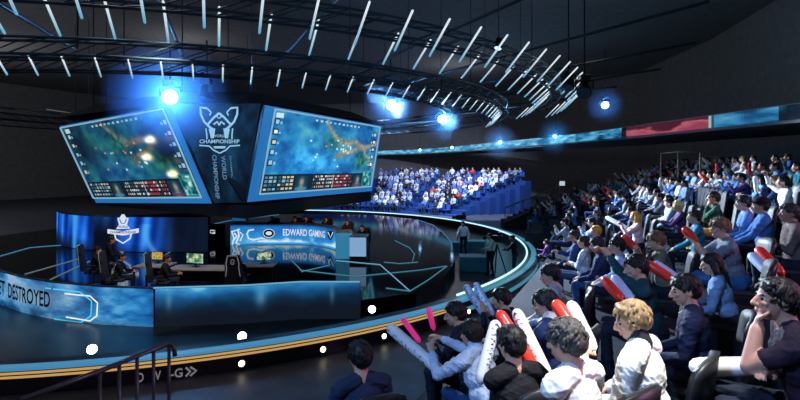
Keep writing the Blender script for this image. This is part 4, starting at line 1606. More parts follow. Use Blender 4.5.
CAMP = (0, 0, CAMZ)
stage_lamp(W(170, 97, 17.6), (-2, 2, 3), .27, 'lens', 'dazzling white stage lamp above the left screen', 9)
stage_lamp(W(391, 105, 20), (1.5, 6, 3), .21, 'lens', 'bright blue white stage lamp above the right screen corner', 9)
stage_lamp(W(442, 119, 25), (2.5, 8, 2.5), .22, 'lens', 'blue white stage lamp hanging right of the right screen', 9)
stage_lamp(W(605, 105, 27), (3, 8, 2), .20, 'lens', 'lone white stage lamp near the pink balcony ribbon', 11)
stage_lamp(W(498, 48, 13.5), (0, 12, 0), .10, 'lensblue', 'small blue stage lamp hanging among the outer tubes', 11)
stage_lamp(W(568, 87, 17), (4, 14, 1), .20, None, 'unlit bluish stage lamp at the right end of the tube ring', 11)
stage_lamp(W(584, 92, 16), (3, 10, 1), .22, None, 'unlit stage lamp hanging right of the tube ring', 11)
stage_lamp(W(206, 97, 18.0), (-8.2, 17.2, 0), .24, None, 'dark stage lamp over the crest panel', 9)
for x, y, d0, lab in [(500, 142.5, 44, 'blue white wash lamp on the balcony front, left of its twin'), (555, 136.5, 38, 'blue white wash lamp on the balcony front nearer the pink ribbon'), (452, 147.5, 52, 'small wash lamp at the far left of the balcony ribbon'), (420, 150, 56, 'faint wash lamp at the far end of the balcony ribbon')]:
    stage_lamp(W(x, y, d0), (x / 40 - 8, 30, 1), .17, 'lensblue', lab, 8.5)

# guard rail at the near left
gr = empty('stair_guard_rail', W(169, 343, 5.0) - Vector((0, 0, 1.1)))
tag(gr, 'grey steel guard rail with upright posts at the bottom left', 'rail')
a, b, c0 = W(169, 343, 5.0), W(100, 371, 4.3), W(20, 400, 3.7)
for nm, pts in (('handrail', [c0, b, a, W(174, 347, 5.0), W(175, 356, 5.0)]), ):
    local(MB().tube(pts, .024, 8).build(nm, M['steel']), gr)
for q in (.0, .25, .5, .75, 1.0):
    p = a.lerp(b, q)
    local(MB().tube([p, p + Vector((0, 0, -1.1))], .017, 7).build('rail_post', M['steel']), gr)
p, q = a + Vector((0, 0, -.75)), b + Vector((0, 0, -.75))
local(MB().tube([p, q], .013, 6).build('lower_rail', M['steel']), gr)
plat = MB()
plat.prism([(-1.2, 5.6), (-3.6, 5.6), (-4.6, 3.0), (-1.0, 3.0)], 0.0, W(169, 343, 5.0).z - 1.1)
tag(plat.build('stair_landing_floor', M['terrace']), kind='structure')

# cream stair rail at the far end of the right-hand seats
sr = empty('stair_rail', W(505, 222, 33))
tag(sr, 'cream lattice stair rail at the far end of the right hand seats', 'rail')
dd = 33.2
A0, A1, B0, B1 = W(505, 208, dd), W(505, 222, dd), W(559, 186, dd), W(560, 199, dd)
for nm, pts, r in (('handrail', [A0, B0], .045), ('bottom_rail', [A1, B1], .04)):
    local(MB().tube(pts, r, 6).build(nm, M['beige']), sr)
for q in (0, .33, .66, 1):
    local(MB().tube([A0.lerp(B0, q), A1.lerp(B1, q)], .035, 6).build('rail_post', M['beige']), sr)
for q in range(6):
    f0, f1 = q / 6, (q + 1) / 6
    local(MB().tube([A0.lerp(B0, f0), A1.lerp(B1, f1)] if q % 2 else [A1.lerp(B1, f0), A0.lerp(B0, f1)], .022, 5).build('lattice_bar', M['beige']), sr)
MBs = MB()
st0, st1 = Vector((A1.x, dd - .1, 0)), Vector((B1.x, dd - .1, 0))
pl_ = [(A1.x, 0), (B1.x + .4, 0), (B1.x + .4, B1.z)]
nst = 9
for k in range(nst):
    x0, x1 = A1.x + (B1.x - A1.x) * k / nst, A1.x + (B1.x - A1.x) * (k + 1) / nst
    z = A1.z + (B1.z - A1.z) * (k + .5) / nst
    MBs.box(((x0 + x1) / 2, dd + .75, z / 2), (x1 - x0, 1.3, z))
tag(MBs.build('stair_floor', M['terrace']), kind='structure')
mb = MB()
mb.box((B1.x + .15, dd, B0.z + .18), (.36, .10, .30), bev=.02)
o = mb.build('exit_lamp', mat('white_lit_box', '#d8dce0', .5, emit='#c8d4dc', strength=.8, noise=0))
tag(o, 'small white lit box on top of the cream stair rail', 'light box')

# rail at the back of the top rows
br_ = empty('back_rail', W(661, 164, 21))
tag(br_, 'thin cream rail behind the top row of the right hand seats', 'rail')
pp = [W(661, 153.5, 21), W(678, 152, 20.5), W(700, 152.5, 20)]
local(MB().tube(pp, .03, 6).build('handrail', M['beige']), br_)
for p in pp:
    local(MB().tube([p, Vector((p.x, p.y, 3.85))], .026, 6).build('rail_post', M['beige']), br_)

# crew gear in the stage well
def crate(px, py, w, dp, h, lab, rz=0):
    p = WZ(px, py, .012)
    t = empty('equipment_case', p, rz)
    tag(t, lab, 'case', 'equipment cases in the stage well')
    MB().box((0, 0, h * .36), (w, dp, h * .72), bev=.015).build('case_body', M['case'], t)
    MB().box((0, 0, h * .87), (w * 1.01, dp * 1.01, h * .26), bev=.015).build('case_lid', M['case'], t)
    for s in (-1, 1):
        MB().box((s * w * .25, -dp / 2 - .012, h * .72), (.08, .03, .08), bev=.006).build('latch', M['steel'], t)
    return t


crate(473, 270, 1.15, .75, .62, 'wide teal lit table built as an equipment case in the stage well', math.radians(-4))
crate(458, 251, .8, .6, .5, 'small teal lit equipment case behind the wide one', math.radians(14))
crate(476, 249, 1.2, .6, .45, 'teal lit equipment case beside the standing camera operator', math.radians(-8))


def camera_tripod(p, rz, lab):
    t = empty('broadcast_camera', p, rz)
    tag(t, lab, 'camera', 'broadcast cameras in the stage well')
    for k in range(3):
        a = 2 * PI * k / 3 + .5
        MB().tube([(0, 0, 1.25), (.45 * math.cos(a), .45 * math.sin(a), .0)], [.03, .022], 6).build('tripod_leg', M['black'], t)
    MB().box((0, .05, 1.48), (.18, .55, .26), bev=.02).build('camera_body', M['black'], t)
    MB().lathe([(.07, 0), (.085, .22), (.10, .26)], (0, .30, 1.48), (0, 1, 0), 14).build('camera_lens', M['screenback'], t)
    MB().box((0, -.1, 1.69), (.14, .16, .12), bev=.015).build('viewfinder', M['black'], t)
    MB().tube([(.0, -.2, 1.38), (.15, -.6, 1.2)], .014, 6).build('pan_handle', M['black'], t)
    return t


camera_tripod(WZ(497, 275, .012), math.radians(60), 'black broadcast camera on a tripod by the right end of the stage')
camera_tripod(WZ(462, 243, .012), math.radians(100), 'black broadcast camera on a tripod behind the teal lit cases')
# ------------------------------------------------------------------ seats
def stadium_seat(name='stadium_seat', m1='seat', m2='seatshell'):
    t = empty(name)
    b = MB()
    b.box((0, .02, .385), (.46, .44, .07), bev=.03)
    b.build('seat_pad', M[m1], t)
    bk = MB()
    pts_f, pts_b = [], []
    nx, nz = 8, 7
    for j in range(nz + 1):
        z = .40 + .63 * j / nz
        for i in range(nx + 1):
            x = -1 + 2 * i / nx
            wv = .235 * (1 - .10 * max(0, (j / nz - .7) / .3) ** 2)
            y = -.25 - .10 * j / nz + .05 * x * x
            zz = z - (.05 * abs(x) ** 3 if j == nz else 0)
            pts_f.append((x * wv, y, zz))
            pts_b.append((x * (wv + .008), y - .05, zz + (.006 if j == nz else 0)))
    q = [(j * (nx + 1) + i, j * (nx + 1) + i + 1, (j + 1) * (nx + 1) + i + 1, (j + 1) * (nx + 1) + i) for j in range(nz) for i in range(nx)]
    o = len(pts_f)
    rim = []
    edge = [i for i in range(nx + 1)] + [(j + 1) * (nx + 1) - 1 for j in range(1, nz + 1)] + [nz * (nx + 1) + i for i in range(nx - 1, -1, -1)] + [j * (nx + 1) for j in range(nz - 1, 0, -1)]
    for a, c in zip(edge, edge[1:] + edge[:1]):
        rim.append((a, c, c + o, a + o))
    bk.add(pts_f + pts_b, q + [tuple(k + o for k in f[::-1]) for f in q] + rim, 0, True)
    bk.build('backrest', M[m2], t)
    for s in (-1, 1):
        MB().box((s * .21, -.04, .18), (.035, .30, .36), bev=.01).build('leg', M['black'], t)
    return t


def far_seat():
    b = MB()
    b.box((0, .0, .38), (.46, .42, .06), bev=.02)
    b.box((0, -.24, .62), (.46, .05, .48), bev=.02, rot=Matrix.Rotation(.12, 3, 'X'))
    b.box((0, -.05, .18), (.10, .28, .36))
    return b.build('stadium_seat', M['seatblue'])


# ------------------------------------------------------------------ people, near ones posed one by one
SEAT0 = None
used_seats = []


def place_seat(x, y, z, rz, lab, grp):
    global SEAT0
    if SEAT0 is None:
        SEAT0 = o = stadium_seat()
    else:
        o = copy_tree(SEAT0)
    o.location = (x, y, z)
    o.rotation_euler = (0, 0, rz)
    tag(o, lab, 'seat', grp)
    used_seats.append((x, y))
    return o


def rotz(v, a):
    c, s = math.cos(a), math.sin(a)
    return Vector((v[0] * c - v[1] * s, v[0] * s + v[1] * c, v[2]))


def short(lab, n=15):
    w_ = lab.split()
    w_ = w_[:n]
    while w_[-1].strip(',') in ('a', 'the', 'and', 'with', 'in', 'of', 'under', 'just', 'behind', 'beside', 'at', 'by', 'to', 'between', 'pale', 'dark'):
        w_.pop()
    return ' '.join(w_).rstrip(',')


def best_row(hx, hy, lz):
    best = None
    for i in range(-2, 9):
        d = F * (CAMZ - tread(i) - lz) / (hy - HY)
        if d <= 1.0:
            continue
        off, k = off_of((hx - CX) / F * d, d)
        e = abs(off / .9 - i)
        if best is None or e < best[0]:
            best = (e, i, d, off)
    return best


near_heads = []
HOLD = {}


def near_person(key, hx, hy, deg, lab, cols=None, hairst='short', row=None, base=None, voxel=.0064, shell=True, scale=1.0, seat=True, seatlab=None, hold=None, pose='sit', cat='person', **kw):
    """Seat a person so the head sits at the photo's place: the row's tread gives the distance."""
    if len(key) == 1 and key <= 'p':
        kw.setdefault('hs', 1.06)
        if key != 'j':
            kw['pitch'] = kw.get('pitch', 0) + 13
            kw['lean'] = kw.get('lean', 4) + 5
    P, hc, H = figure(pose=pose, hairstyle=hairst, **{k: v for k, v in kw.items() if k not in ('aL', 'aR')})
    z0 = base
    if base is None and len(key) == 1 and key <= 'o':
        scale = 1.08
    hc = hc * scale
    if base is None:
        e, i, d, off = best_row(hx, hy, hc.z)
        if row is not None:
            i = row
        z0 = tread(i)
    d = F * (CAMZ - z0 - hc.z) / (hy - HY)
    a = math.radians(deg)
    head = Vector(((hx - CX) / F * d, d, z0 + hc.z))
    root = head - rotz(hc, a)
    root.z = z0
    arms = {}
    for arm in ('aL', 'aR'):
        v = kw.get(arm)
        if isinstance(v, tuple) and v[0] == 'w':
            q = W(v[1], v[2], d + v[3]) - root
            arms[arm] = rotz(q, -a) / scale
        elif v is not None:
            arms[arm] = v
    k2 = dict(kw)
    k2.update(arms)
    P, hc, H = figure(pose=pose, hairstyle=hairst, **k2)
    me = P.fuse('person', voxel, folds=.0042 if voxel < .013 else 0, seed=sum(map(ord, key)))
    o = bpy.data.objects.new('person', me)
    C.objects.link(o)
    o.location = root
    o.rotation_euler = (0, 0, a)
    o.scale = (scale,) * 3
    mm = mats_for(**(cols or {}))
    for q in range(len(TAGS)):
        me.materials[q] = mm[q]
    tag(o, lab, cat, None)
    if shell:
        sm = {'cap': 'short'}.get(hairst, hairst)
        h = hair_mesh('hair', sm, hash(key) % 1000 if False else sum(map(ord, key)), vol=.02).build('hair', mm[1], o)
        h.matrix_local = Matrix.Translation(hc) @ H.to_4x4()
        if hairst == 'cap':
            cp = MB()
            cp.lathe([(.104, .045), (.106, .075), (.090, .115), (.055, .138), (.002, .145)], (0, -.012, 0), seg=20)
            cp.add([(.075 * math.sin(t), .085 + .075 * math.cos(t), z + .012 * math.cos(t)) for z in (.052, .064) for t in np.linspace(-1.35, 1.35, 12)],
                   [tuple(range(12)), tuple(range(12, 24))] + [(q, q + 1, 13 + q, 12 + q) for q in range(11)])
            c_ = cp.build('cap', cloth('#16181c'), o)
            c_.matrix_local = Matrix.Translation(hc) @ H.to_4x4()
    near_heads.append((hx, hy, d, root.x, root.y))
    if seat:
        sdeg = a if seat is True else math.radians(seat)
        so_ = place_seat(root.x, root.y, z0, sdeg, seatlab or ('dark seat of the ' + short(lab, 12)), 'dark seats in the nearest rows')
        if len(key) == 1 and key <= 'p':
            so_.scale = (1.08, 1.0, 1.1)
    HOLD[key] = (root, a, d)
    off, k = off_of(root.x, root.y)
    print('NEAR', key, 'd=%.2f' % d, 'row off/.9=%.2f z0=%.2f' % (off / .9, z0), 'root', tuple(round(v, 2) for v in root))
    return o


def near_d(key, dd=0.0):
    return HOLD[key][2] + dd


def stick(a, b, r, m, lab, letters=None, lm='print', group='inflated cheering sticks', two=None):
    """Inflated cheering stick from its free end a to the held end b."""
    ax = b - a
    L = ax.length
    t = empty('cheering_stick', a)
    z = ax.normalized()
    tag(t, lab, 'cheering stick', group)
    prof = [(r * .12, 0), (r * .55, r * .18), (r * .88, r * .6), (r, r * 1.3), (r * 1.0, L * .5), (r * .98, L - r * 1.6), (r * .8, L - r * .6), (r * .45, L - r * .2), (r * .12, L)]
    MB().lathe(prof, (0, 0, 0), z, 16).build('stick_body', M[m], t)
    MB().lathe([(r * .2, L - r * .1), (r * .16, L + r * .3)], (0, 0, 0), z, 8).build('valve', M[m], t)
    if letters:
        view = -a.normalized()
        sd = z.cross(view).normalized()
        if sd.z < 0 and abs(sd.z) > abs(sd.x):
            sd = -sd
        fr = sd.cross(z).normalized()
        fr = fr if fr.dot(view) > 0 else -fr

        def fn(x, y):
            th = y / r
            return z * (L * .14 + x) + (fr * math.cos(th) + sd * math.sin(th)) * (r * 1.015)
        dd = Decal(fn)
        rk = random.Random(letters)
        nl = 5 + len(letters) % 4
        for q in range(nl):
            x0 = L * .60 * q / nl
            for _ in range(3):
                pa = (x0 + rk.uniform(0, L * .045), rk.uniform(-.5, .5) * r)
                dd.stroke([pa, (pa[0] + rk.uniform(-.02, .03) * L, pa[1] + rk.choice((-1, 1)) * rk.uniform(.25, .6) * r)], r * .16)
        dd.stroke([(L * -.03, -r * .3), (L * -.075, r * .35), (L * -.05, r * .5)], r * .28)
        dd.build('lettering', M[lm], t)
    return t


near_person('a', 360, 357, 22, 'person with black hair seen from behind, alone at the bottom centre of the photo', row=0, cols=dict(top='#26324a', hair='#0d0d0f'), yaw=6, aL='lap', aR='lap')
near_person('b', 455, 314, 62, 'person in dark top with black hair, just beyond the pale jacket', dict(top='#1d222c', hair='#0e0d0d'), yaw=20, lean=12, aL='front', aR='front')
near_person('c', 471, 334, 34, 'person in pale blue jacket leaning forward with a long white stick', row=0, cols=dict(top='#b8c8e2', hair='#1a1512', bottom='#23406e', accent='#3c3432'), yaw=10, lean=16, collar='top', coat=.012,
            aL=('w', 432, 352, .15), aR=('w', 440, 338, .35))
near_person('d', 501, 299, 62, 'person in dark jacket with short black hair holding two pale blue sticks', row=0, cols=dict(top='#1b2030', hair='#100e0e'), yaw=15, lean=10, aL=('w', 483, 312, .1), aR=('w', 489, 315, .25))
near_person('e', 511, 344, 22, 'black haired person in black top seen from behind, between red and white sticks', dict(top='#16171c', hair='#0a0a0b'), hairst='short', yaw=4, aL=('w', 533, 366, .30), aR=('w', 545, 374, .36))
near_person('f', 545, 304, 50, 'person in dark navy jacket with white shirt collar and messy black hair', dict(top='#1c2f5c', hair='#12131a', accent='#e6e6e4'), hairst='messy', yaw=22, collar='accent', coat=.012, aL='front', aR='front')
near_person('g', 566, 341, 34, 'person in white shirt with spiky silver grey hair', dict(top='#e2e2e0', hair='#4b4845'), hairst='messy', yaw=14, coat=.01, aL=('w', 586, 352, .32), aR='lap')
near_person('h', 632, 320, 46, 'person in white jacket with dark collar, glasses and light brown hair', dict(top='#e8e8e6', hair='#8a7350', accent='#2a2c34'), hairst='short', yaw=34, pitch=4, collar='accent', coat=.018, glasses=True, aL='lap', aR='lap')
near_person('i', 685, 290, 58, 'person in dark navy jacket with short black hair in profile by the dark gap', dict(top='#16223e', hair='#0f0f12'), yaw=18, coat=.012, aL='lap', aR='lap')
near_person('j', 776, 300, 62, 'person in dark purple tee resting chin on hand at the right edge', dict(top='#2a2030', hair='#120f10', skn='#b98a78'), yaw=16, sleeve='short', lean=16, pitch=-4, aL='chin', aR='fold', poleL=(-.2, .3, -1))
near_person('k', 550, 275, 66, 'person in pale grey jacket with black hair beside the bright aisle floor', dict(top='#a9b2c2', hair='#141416', bottom='#1d3a66'), yaw=10, coat=.012, aL='lap', aR='lap')
near_person('l', 636, 267, 62, 'person in dark teal jacket clapping, with black hair', dict(top='#16424a', hair='#0f0f10'), yaw=16, lean=8, aL=('w', 609, 256, .25), aR=('w', 606, 254, .45))
near_person('m', 597, 245, 66, 'person in navy jacket with red collar sitting upright on the aisle', dict(top='#1f3054', hair='#16151a', accent='#b8402e', bottom='#27497c'), yaw=10, collar='accent', aL='knee', aR='knee')
near_person('n', 656, 241, 64, 'person in olive grey jacket with brown hair holding a red stick', dict(top='#6d7060', hair='#5a4630'), hairst='messy', yaw=14, coat=.012, aL=('w', 636, 249, .15), aR=('w', 638, 252, .3))
near_person('o', 720, 228, 70, 'person in grey tee and denim shorts reading, with brown hair', dict(top='#6f7684', hair='#6a5238', bottom='#2f5f92'), hairst='messy', yaw=12, sleeve='short', shorts=True, lean=10, aL=('w', 694, 243, .1), aR=('w', 693, 240, .3))
near_person('p', 711, 264, 56, 'person with long dark hair and pale denim shirt', row=3, scale=.9, cols=dict(top='#7f9cc4', hair='#1b1718', bottom='#2b2c34'), hairst='long', fem=True, yaw=14, lean=10, aL='knee', aR='knee')
M_ = dict(voxel=.012)
near_person('q', 596, 231, 66, 'person with bright blond hair and dark blue top', dict(top='#2a3a5c', hair='#c69a34'), yaw=10, aL='lap', aR='front', **M_)
near_person('r', 760, 206, 58, 'person in blue hooded top with dark cap, arms on knees', dict(top='#3f6ca8', hair='#1a1a1c', skn='#b98a70'), hairst='cap', yaw=8, coat=.015, aL='knee', aR='knee', **M_)
near_person('s', 713, 198, 60, 'person in green and yellow jacket with hand at chin', dict(top='#2f5a48', hair='#2b1c12', skn='#c49468', bottom='#c8a444'), yaw=14, aL='chin', aR='fold', **M_)
near_person('t', 678, 206, 66, 'person with pale straw hair and purple jacket holding a stick', dict(top='#4a2f5c', hair='#d6c6a0', skn='#c89858'), hairst='messy', yaw=8, aL='front', aR='front', **M_)
near_person('u', 694, 217, 66, 'person in teal jacket with reddish dark hair', dict(top='#1f7690', hair='#3a1c1c'), yaw=10, aL='knee', aR='lap', **M_)
near_person('v', 743, 203, 62, 'person in sky blue jacket with dark hair left of the blue hooded one', dict(top='#5a80b8', hair='#16161a'), yaw=8, aL='lap', aR='lap', **M_)
near_person('w', 789, 213, 64, 'person in brown jacket with arms folded at the right edge', dict(top='#6a5a58', hair='#2b2422', skn='#a87868'), yaw=8, coat=.012, aL='fold', aR='fold', **M_)
near_person('x', 635, 217, 66, 'person with yellow blond hair and white and pink top', dict(top='#d8bcc4', hair='#d0a848'), hairst='long', fem=True, yaw=10, aL='clap', aR='clap', **M_)
near_person('y', 574, 236, 66, 'person in dark blue top sitting nearest the bright aisle in the front row', dict(top='#24406e', hair='#141418'), yaw=10, aL='lap', aR='front', **M_)
near_person('z', 617, 246, 66, 'person in pale blue shirt with black hair behind the navy jacket one', dict(top='#8fa8cc', hair='#121214'), yaw=10, aL='lap', aR='lap', **M_)

# sticks and the people who hold them
nd = near_d
stick(W(388, 326, nd('c', .55)), W(446, 376, nd('c', .0)), .062, 'whitestick', 'long white stick held out by the person in the pale jacket', 'marks b', 'printblue')
stick(W(402, 318, nd('c', 1.1)), W(420, 342, nd('c', .8)), .035, 'pinkstick', 'slim stick glowing pink behind the long white one', None)  # slim stick added for the pink-lit tip of the long white one
stick(W(428, 307, nd('b', .35)), W(434, 330, nd('b', .3)), .035, 'pinkstick', 'short magenta stick standing upright by the rim lights', None)
stick(W(465, 285, nd('d', .35)), W(485, 316, nd('d', .12)), .052, 'bluestick', 'pale blue stick, left one of a raised pair', 'marks c', 'print')
stick(W(475, 283, nd('d', .50)), W(493, 316, nd('d', .25)), .052, 'bluestick', 'pale blue stick, right one of a raised pair', 'marks d', 'print')
stick(W(497, 320, nd('e', .12)), W(479, 385, nd('e', -.05)), .050, 'whitestick', 'white stick with dark and blue lettering left of the black haired head', 'marks e', 'printblue')
stick(W(498, 311, nd('e', .62)), W(536, 370, nd('e', .28)), .056, 'redstick', 'red stick passing behind the black haired head seen from behind', None)
stick(W(515, 309, nd('e', .66)), W(550, 381, nd('e', .30)), .056, 'whitestick', 'long white stick slanting right of the black haired head', 'marks f', 'print')
stick(W(554, 301, nd('g', .70)), W(580, 338, nd('g', .42)), .050, 'redstick', 'orange red stick standing behind the silver haired head', None)
stick(W(570, 302, nd('g', .70)), W(594, 352, nd('g', .34)), .050, 'whitestick', 'white stick standing right of the silver haired head', 'marks g', 'print')
stick(W(603, 278, nd('l', -.1)), W(622, 300, nd('l', -.45)), .052, 'redstick', 'red stick lowered in front of the person in teal', None)
stick(W(613, 276, nd('l', -.05)), W(632, 300, nd('l', -.40)), .050, 'bluestick', 'pale stick lowered in front of the person in teal, beside a red one', None)
stick(W(622, 235, nd('n', .25)), W(640, 252, nd('n', .2)), .055, 'redstick', 'red stick held by the person in the olive jacket', None)
stick(W(645, 262, nd('l', .55)), W(674, 281, nd('l', .35)), .060, 'redstick', 'red stick slanting behind the person in teal', None)
stick(W(653, 262, nd('l', .70)), W(682, 282, nd('l', .5)), .055, 'bluestick', 'pale stick with dark print slanting behind the person in teal', 'marks h', 'print')
stick(W(683, 227, nd('o', .25)), W(697, 243, nd('o', .15)), .060, 'redstick', 'salmon red stick in the hands of the person in the grey tee', None)
stick(W(757, 248, 5.6), W(783, 276, 5.2), .060, 'redstick', 'red stick, upper of the crossed pair at the right edge', None)
stick(W(750, 254, 5.4), W(776, 280, 5.0), .055, 'bluestick', 'blue stick, lower of the crossed pair at the right edge', None)
stick(W(572, 235, 10.6), W(596, 248, 10.4), .05, 'redstick', 'red stick lying across knees beside the bright aisle', None)
stick(W(606, 217, 12.5), W(630, 230, 11.9), .06, 'whitestick', 'long white stick raised over the middle rows', None)

stick(W(689, 367, 3.34), W(768, 366, 3.2), .062, 'whitestick', 'white stick lying across the lap at the bottom right', None)

# ------------------------------------------------------------------ rest of the right-hand seats
VAR = []
specs = [dict(aL='lap', aR='lap'), dict(aL='fold', aR='fold', lean=-3), dict(aL='clap', aR='clap', lean=6), dict(aL='chin', aR='fold', lean=14), dict(aL='knee', aR='lap', lean=8, yaw=15),
         dict(aL='front', aR='front', hairstyle='long', fem=True), dict(aL='hold', aR='hold', lean=4), dict(aL='lap', aR='up', yaw=-8), dict(aL='knee', aR='knee', hairstyle='cap', lean=10), dict(aL='lap', aR='lap', hairstyle='long', fem=True, yaw=10)]
for sp in specs:
    P, hc, H = figure(**sp)
    me = P.fuse('person', .0125, 3, 10, folds=.004, seed=len(VAR))
    VAR.append((me, hc))
FVAR = []
for sp in (specs[0], specs[1], specs[2], specs[5], specs[6], specs[4]):
    P, hc, H = figure(face=False, **sp)
    FVAR.append((P.fuse('person', .026, 2, 8, .5), hc))

rp = random.Random(23)
TOPS = [('white', '#d8dadf'), ('pale blue', '#8fa9d0'), ('grey', '#7b8290'), ('navy', '#22335a'), ('black', '#191a1f'), ('light grey', '#b4bac6'), ('teal', '#1f6474'), ('dark blue', '#2c4a82'),
        ('dark grey', '#3a3e48'), ('purple', '#55407a'), ('red', '#b03434'), ('pink', '#c48ea0'), ('sky blue', '#5c8cc8'), ('olive', '#5d5f44')]
WGT = [7, 8, 6, 6, 5, 6, 3, 6, 5, 3, 2, 2, 6, 1]
HAIRS = ['#121214', '#17120f', '#0e0e10', '#241a14', '#3b2a1c', '#151317', '#7a6038']
ORD = ['lowest', 'second lowest', 'front', 'second', 'third', 'fourth', 'fifth', 'sixth', 'seventh', 'eighth', 'top']
NUM = ['first', 'second', 'third', 'fourth', 'fifth', 'sixth', 'seventh', 'eighth', 'ninth', 'tenth'] + ['%dth' % k for k in range(11, 80)]
for q in (21, 31, 41, 51, 61, 71):
    NUM[q - 1] = '%dst' % q
for q in (22, 32, 42, 52, 62, 72):
    NUM[q - 1] = '%dnd' % q
for q in (23, 33, 43, 53, 63, 73):
    NUM[q - 1] = '%drd' % q


def put_person(me, loc, rz, top, hair, bottom, lab, grp, skn='#c69880'):
    o = bpy.data.objects.new('person', me)
    C.objects.link(o)
    o.location = loc
    o.rotation_euler = (0, 0, rz)
    mm = mats_for(top=top, hair=hair, bottom=bottom, skn=skn)
    for k in range(len(TAGS)):
        o.material_slots[k].link = 'OBJECT'
        o.material_slots[k].material = mm[k]
    return tag(o, lab, 'person', grp)


MASK = np.zeros((400, 800), bool)
YY, XX = np.mgrid[0:400, 0:800]


def silhouette(x, y, z, sc=1.0):
    m = np.zeros((400, 800), bool)
    for (cz, hw, hh) in ((1.20, .11, .15), (.82, .24, .30), (.45, .22, .25)):
        px, py = proj((x, y, z + cz * sc))
        rx, ry = hw * F / y * sc, hh * F / y * sc
        m |= ((XX - px) / max(rx, .7)) ** 2 + ((YY - py) / max(ry, .7)) ** 2 < 1
    return m


for q in near_heads:
    MASK |= silhouette(q[3], q[4], CAMZ - (q[1] - HY) / F * q[2] - 1.2)
cands = []
for i in range(-2, 8):
    cur = row_curve(.9 * i)
    s = np.r_[0, np.cumsum(np.linalg.norm(np.diff(cur, axis=0), axis=1))]
    pos = s[-1] - .5
    n = 0
    while pos > 1:
        x, y = [float(np.interp(pos, s, cur[:, k])) for k in range(2)]
        nx, ny = [float(np.interp(pos, s, ROWN[:, k])) for k in range(2)]
        pos -= .60
        if i < 0 and y < 25:
            break
        n += 1
        hx, hy = proj((x, y, tread(i) + 1.2))
        if y < 6.8 or hx > 812:
            continue
        if 488 < hx < 574 and 222 < hy < 305:
            continue
        if any((x - q[3]) ** 2 + (y - q[4]) ** 2 < .68 ** 2 for q in near_heads):
            continue
        if any(abs(hx - q[0]) < 70 / y and abs(hy - q[1]) < 60 / y and y < q[2] + .3 for q in near_heads):
            continue
        cands.append((y, i, n, x, nx, ny, hx, hy))
cands.sort()
mid = 0
for (y, i, n, x, nx, ny, hx, hy) in cands:
    a = math.atan2(nx, -ny)                         # facing the stage
    z = tread(i)
    sil = silhouette(x, y, z)
    tot = ((XX - hx) / 3) ** 2 + ((YY - hy) / 3) ** 2 < 4
    vis = (sil & ~MASK).sum() / max(sil.sum(), 1)
    if vis < .26:
        continue
    dark = 686 < hx < 742 and 183 < hy < 200
    occ = rp.random() < (.10 if dark else (.95 if hx < 700 else .8))
    rowname = ORD[i + 2]
    where = '{} from stairs in {} row'.format(NUM[n - 1], rowname)
    if occ:
        MASK |= sil
        v = rp.choice(range(len(VAR)))
        if y > 14 and v in (7,):
            v = 0
        cn, ch = rp.choices(TOPS, WGT)[0]
        extra = {0: 'hands in lap', 1: 'arms folded', 2: 'clapping', 3: 'hand at chin', 4: 'leaning forward', 5: 'with long hair', 6: 'holding hands up', 7: 'one arm raised', 8: 'in a cap', 9: 'with long hair'}[v]
        put_person(VAR[v][0], (x, y, z), a + rp.uniform(-.25, .2), ch, rp.choice(HAIRS), rp.choice(['#1c2230', '#22385c', '#2c3444', '#191a1e', '#3a4a68']),
                   'person in {} top, {}, {}'.format(cn, extra, where), 'spectators in the right hand rows', rp.choice(['#c69880', '#b98a72', '#d0a48c']))
        mid += 1
        if v == 6 or rp.random() < .10:
            fwd = rotz((0, 1, 0), a)
            sd = rotz((1, 0, 0), a)
            b = Vector((x, y, z + .92)) + fwd * .36 + sd * .05
            e = b + Vector((0, 0, .36)) + sd * rp.uniform(-.45, .45) + fwd * rp.uniform(0, .35)
            cm = rp.choice(['redstick', 'whitestick', 'redstick', 'whitestick', 'bluestick'])
            stick(e, b, .045, cm, '{} stick held up, {}'.format({'redstick': 'red', 'whitestick': 'white', 'bluestick': 'pale blue'}[cm], where), None)
    if not occ or y < 14:
        place_seat(x, y, z, a, '{} dark seat, {}'.format('taken' if occ else 'empty', where), 'dark seats in the right hand rows')
print('MID people', mid)

# two people sitting on the floor level beside the rim
near_person('aa', 546, 242, 62, 'person in purple top sitting low beside the bright rim', dict(top='#6a4c86', hair='#141414'), base=0.0, voxel=.014, shell=False, seatlab='dark seat under the purple top beside the rim', aL='lap', aR='front')
near_person('bb', 553, 232, 66, 'person in pale top sitting low between the rim and the front row', dict(top='#9aa8c4', hair='#141414'), base=0.0, voxel=.014, shell=False, seatlab='dark seat under the pale top between rim and front row', aL='knee', aR='lap')

# ------------------------------------------------------------------ far stand, arcs around the stage
mb = MB()
far_rows = []
for k in range(9):
    r = 22.0 + .9 * k
    z = .10 + .36 * k
    pxe = 452 + 74 * (k / 8)
    A = []
    for a in np.arange(95, 30, -1.0):
        p = circ(r, a, z)
        x, y = proj(p)
        if 300 < x < pxe + 6:
            A.append(a)
    a0, a1 = max(A), min(A)
    n = 40
    mb.strip([circ(r - .40, t, 0) for t in np.linspace(a0, a1, n)], [circ(r - .40, t, z) for t in np.linspace(a0, a1, n)])
    mb.strip([circ(r - .40, t, z) for t in np.linspace(a0, a1, n)], [circ(r + .52, t, z) for t in np.linspace(a0, a1, n)])
    e0, e1 = circ(r - .40, a1, z), circ(r + .5, a1, z)
    mb.poly([(e0.x, e0.y, 0), (e1.x, e1.y, 0), (e1.x, e1.y, z), (e0.x, e0.y, z)])
    far_rows.append((r, z, a0, a1, pxe))
r, z, a0, a1, pxe = far_rows[-1]
mb.strip([circ(r + .52, t, 0) for t in np.linspace(a0, a1, 40)], [circ(r + .52, t, z) for t in np.linspace(a0, a1, 40)])
tag(mb.build('far_terrace_floor', cloth('#1d3a72')), kind='structure')
FS = None
nf = 0
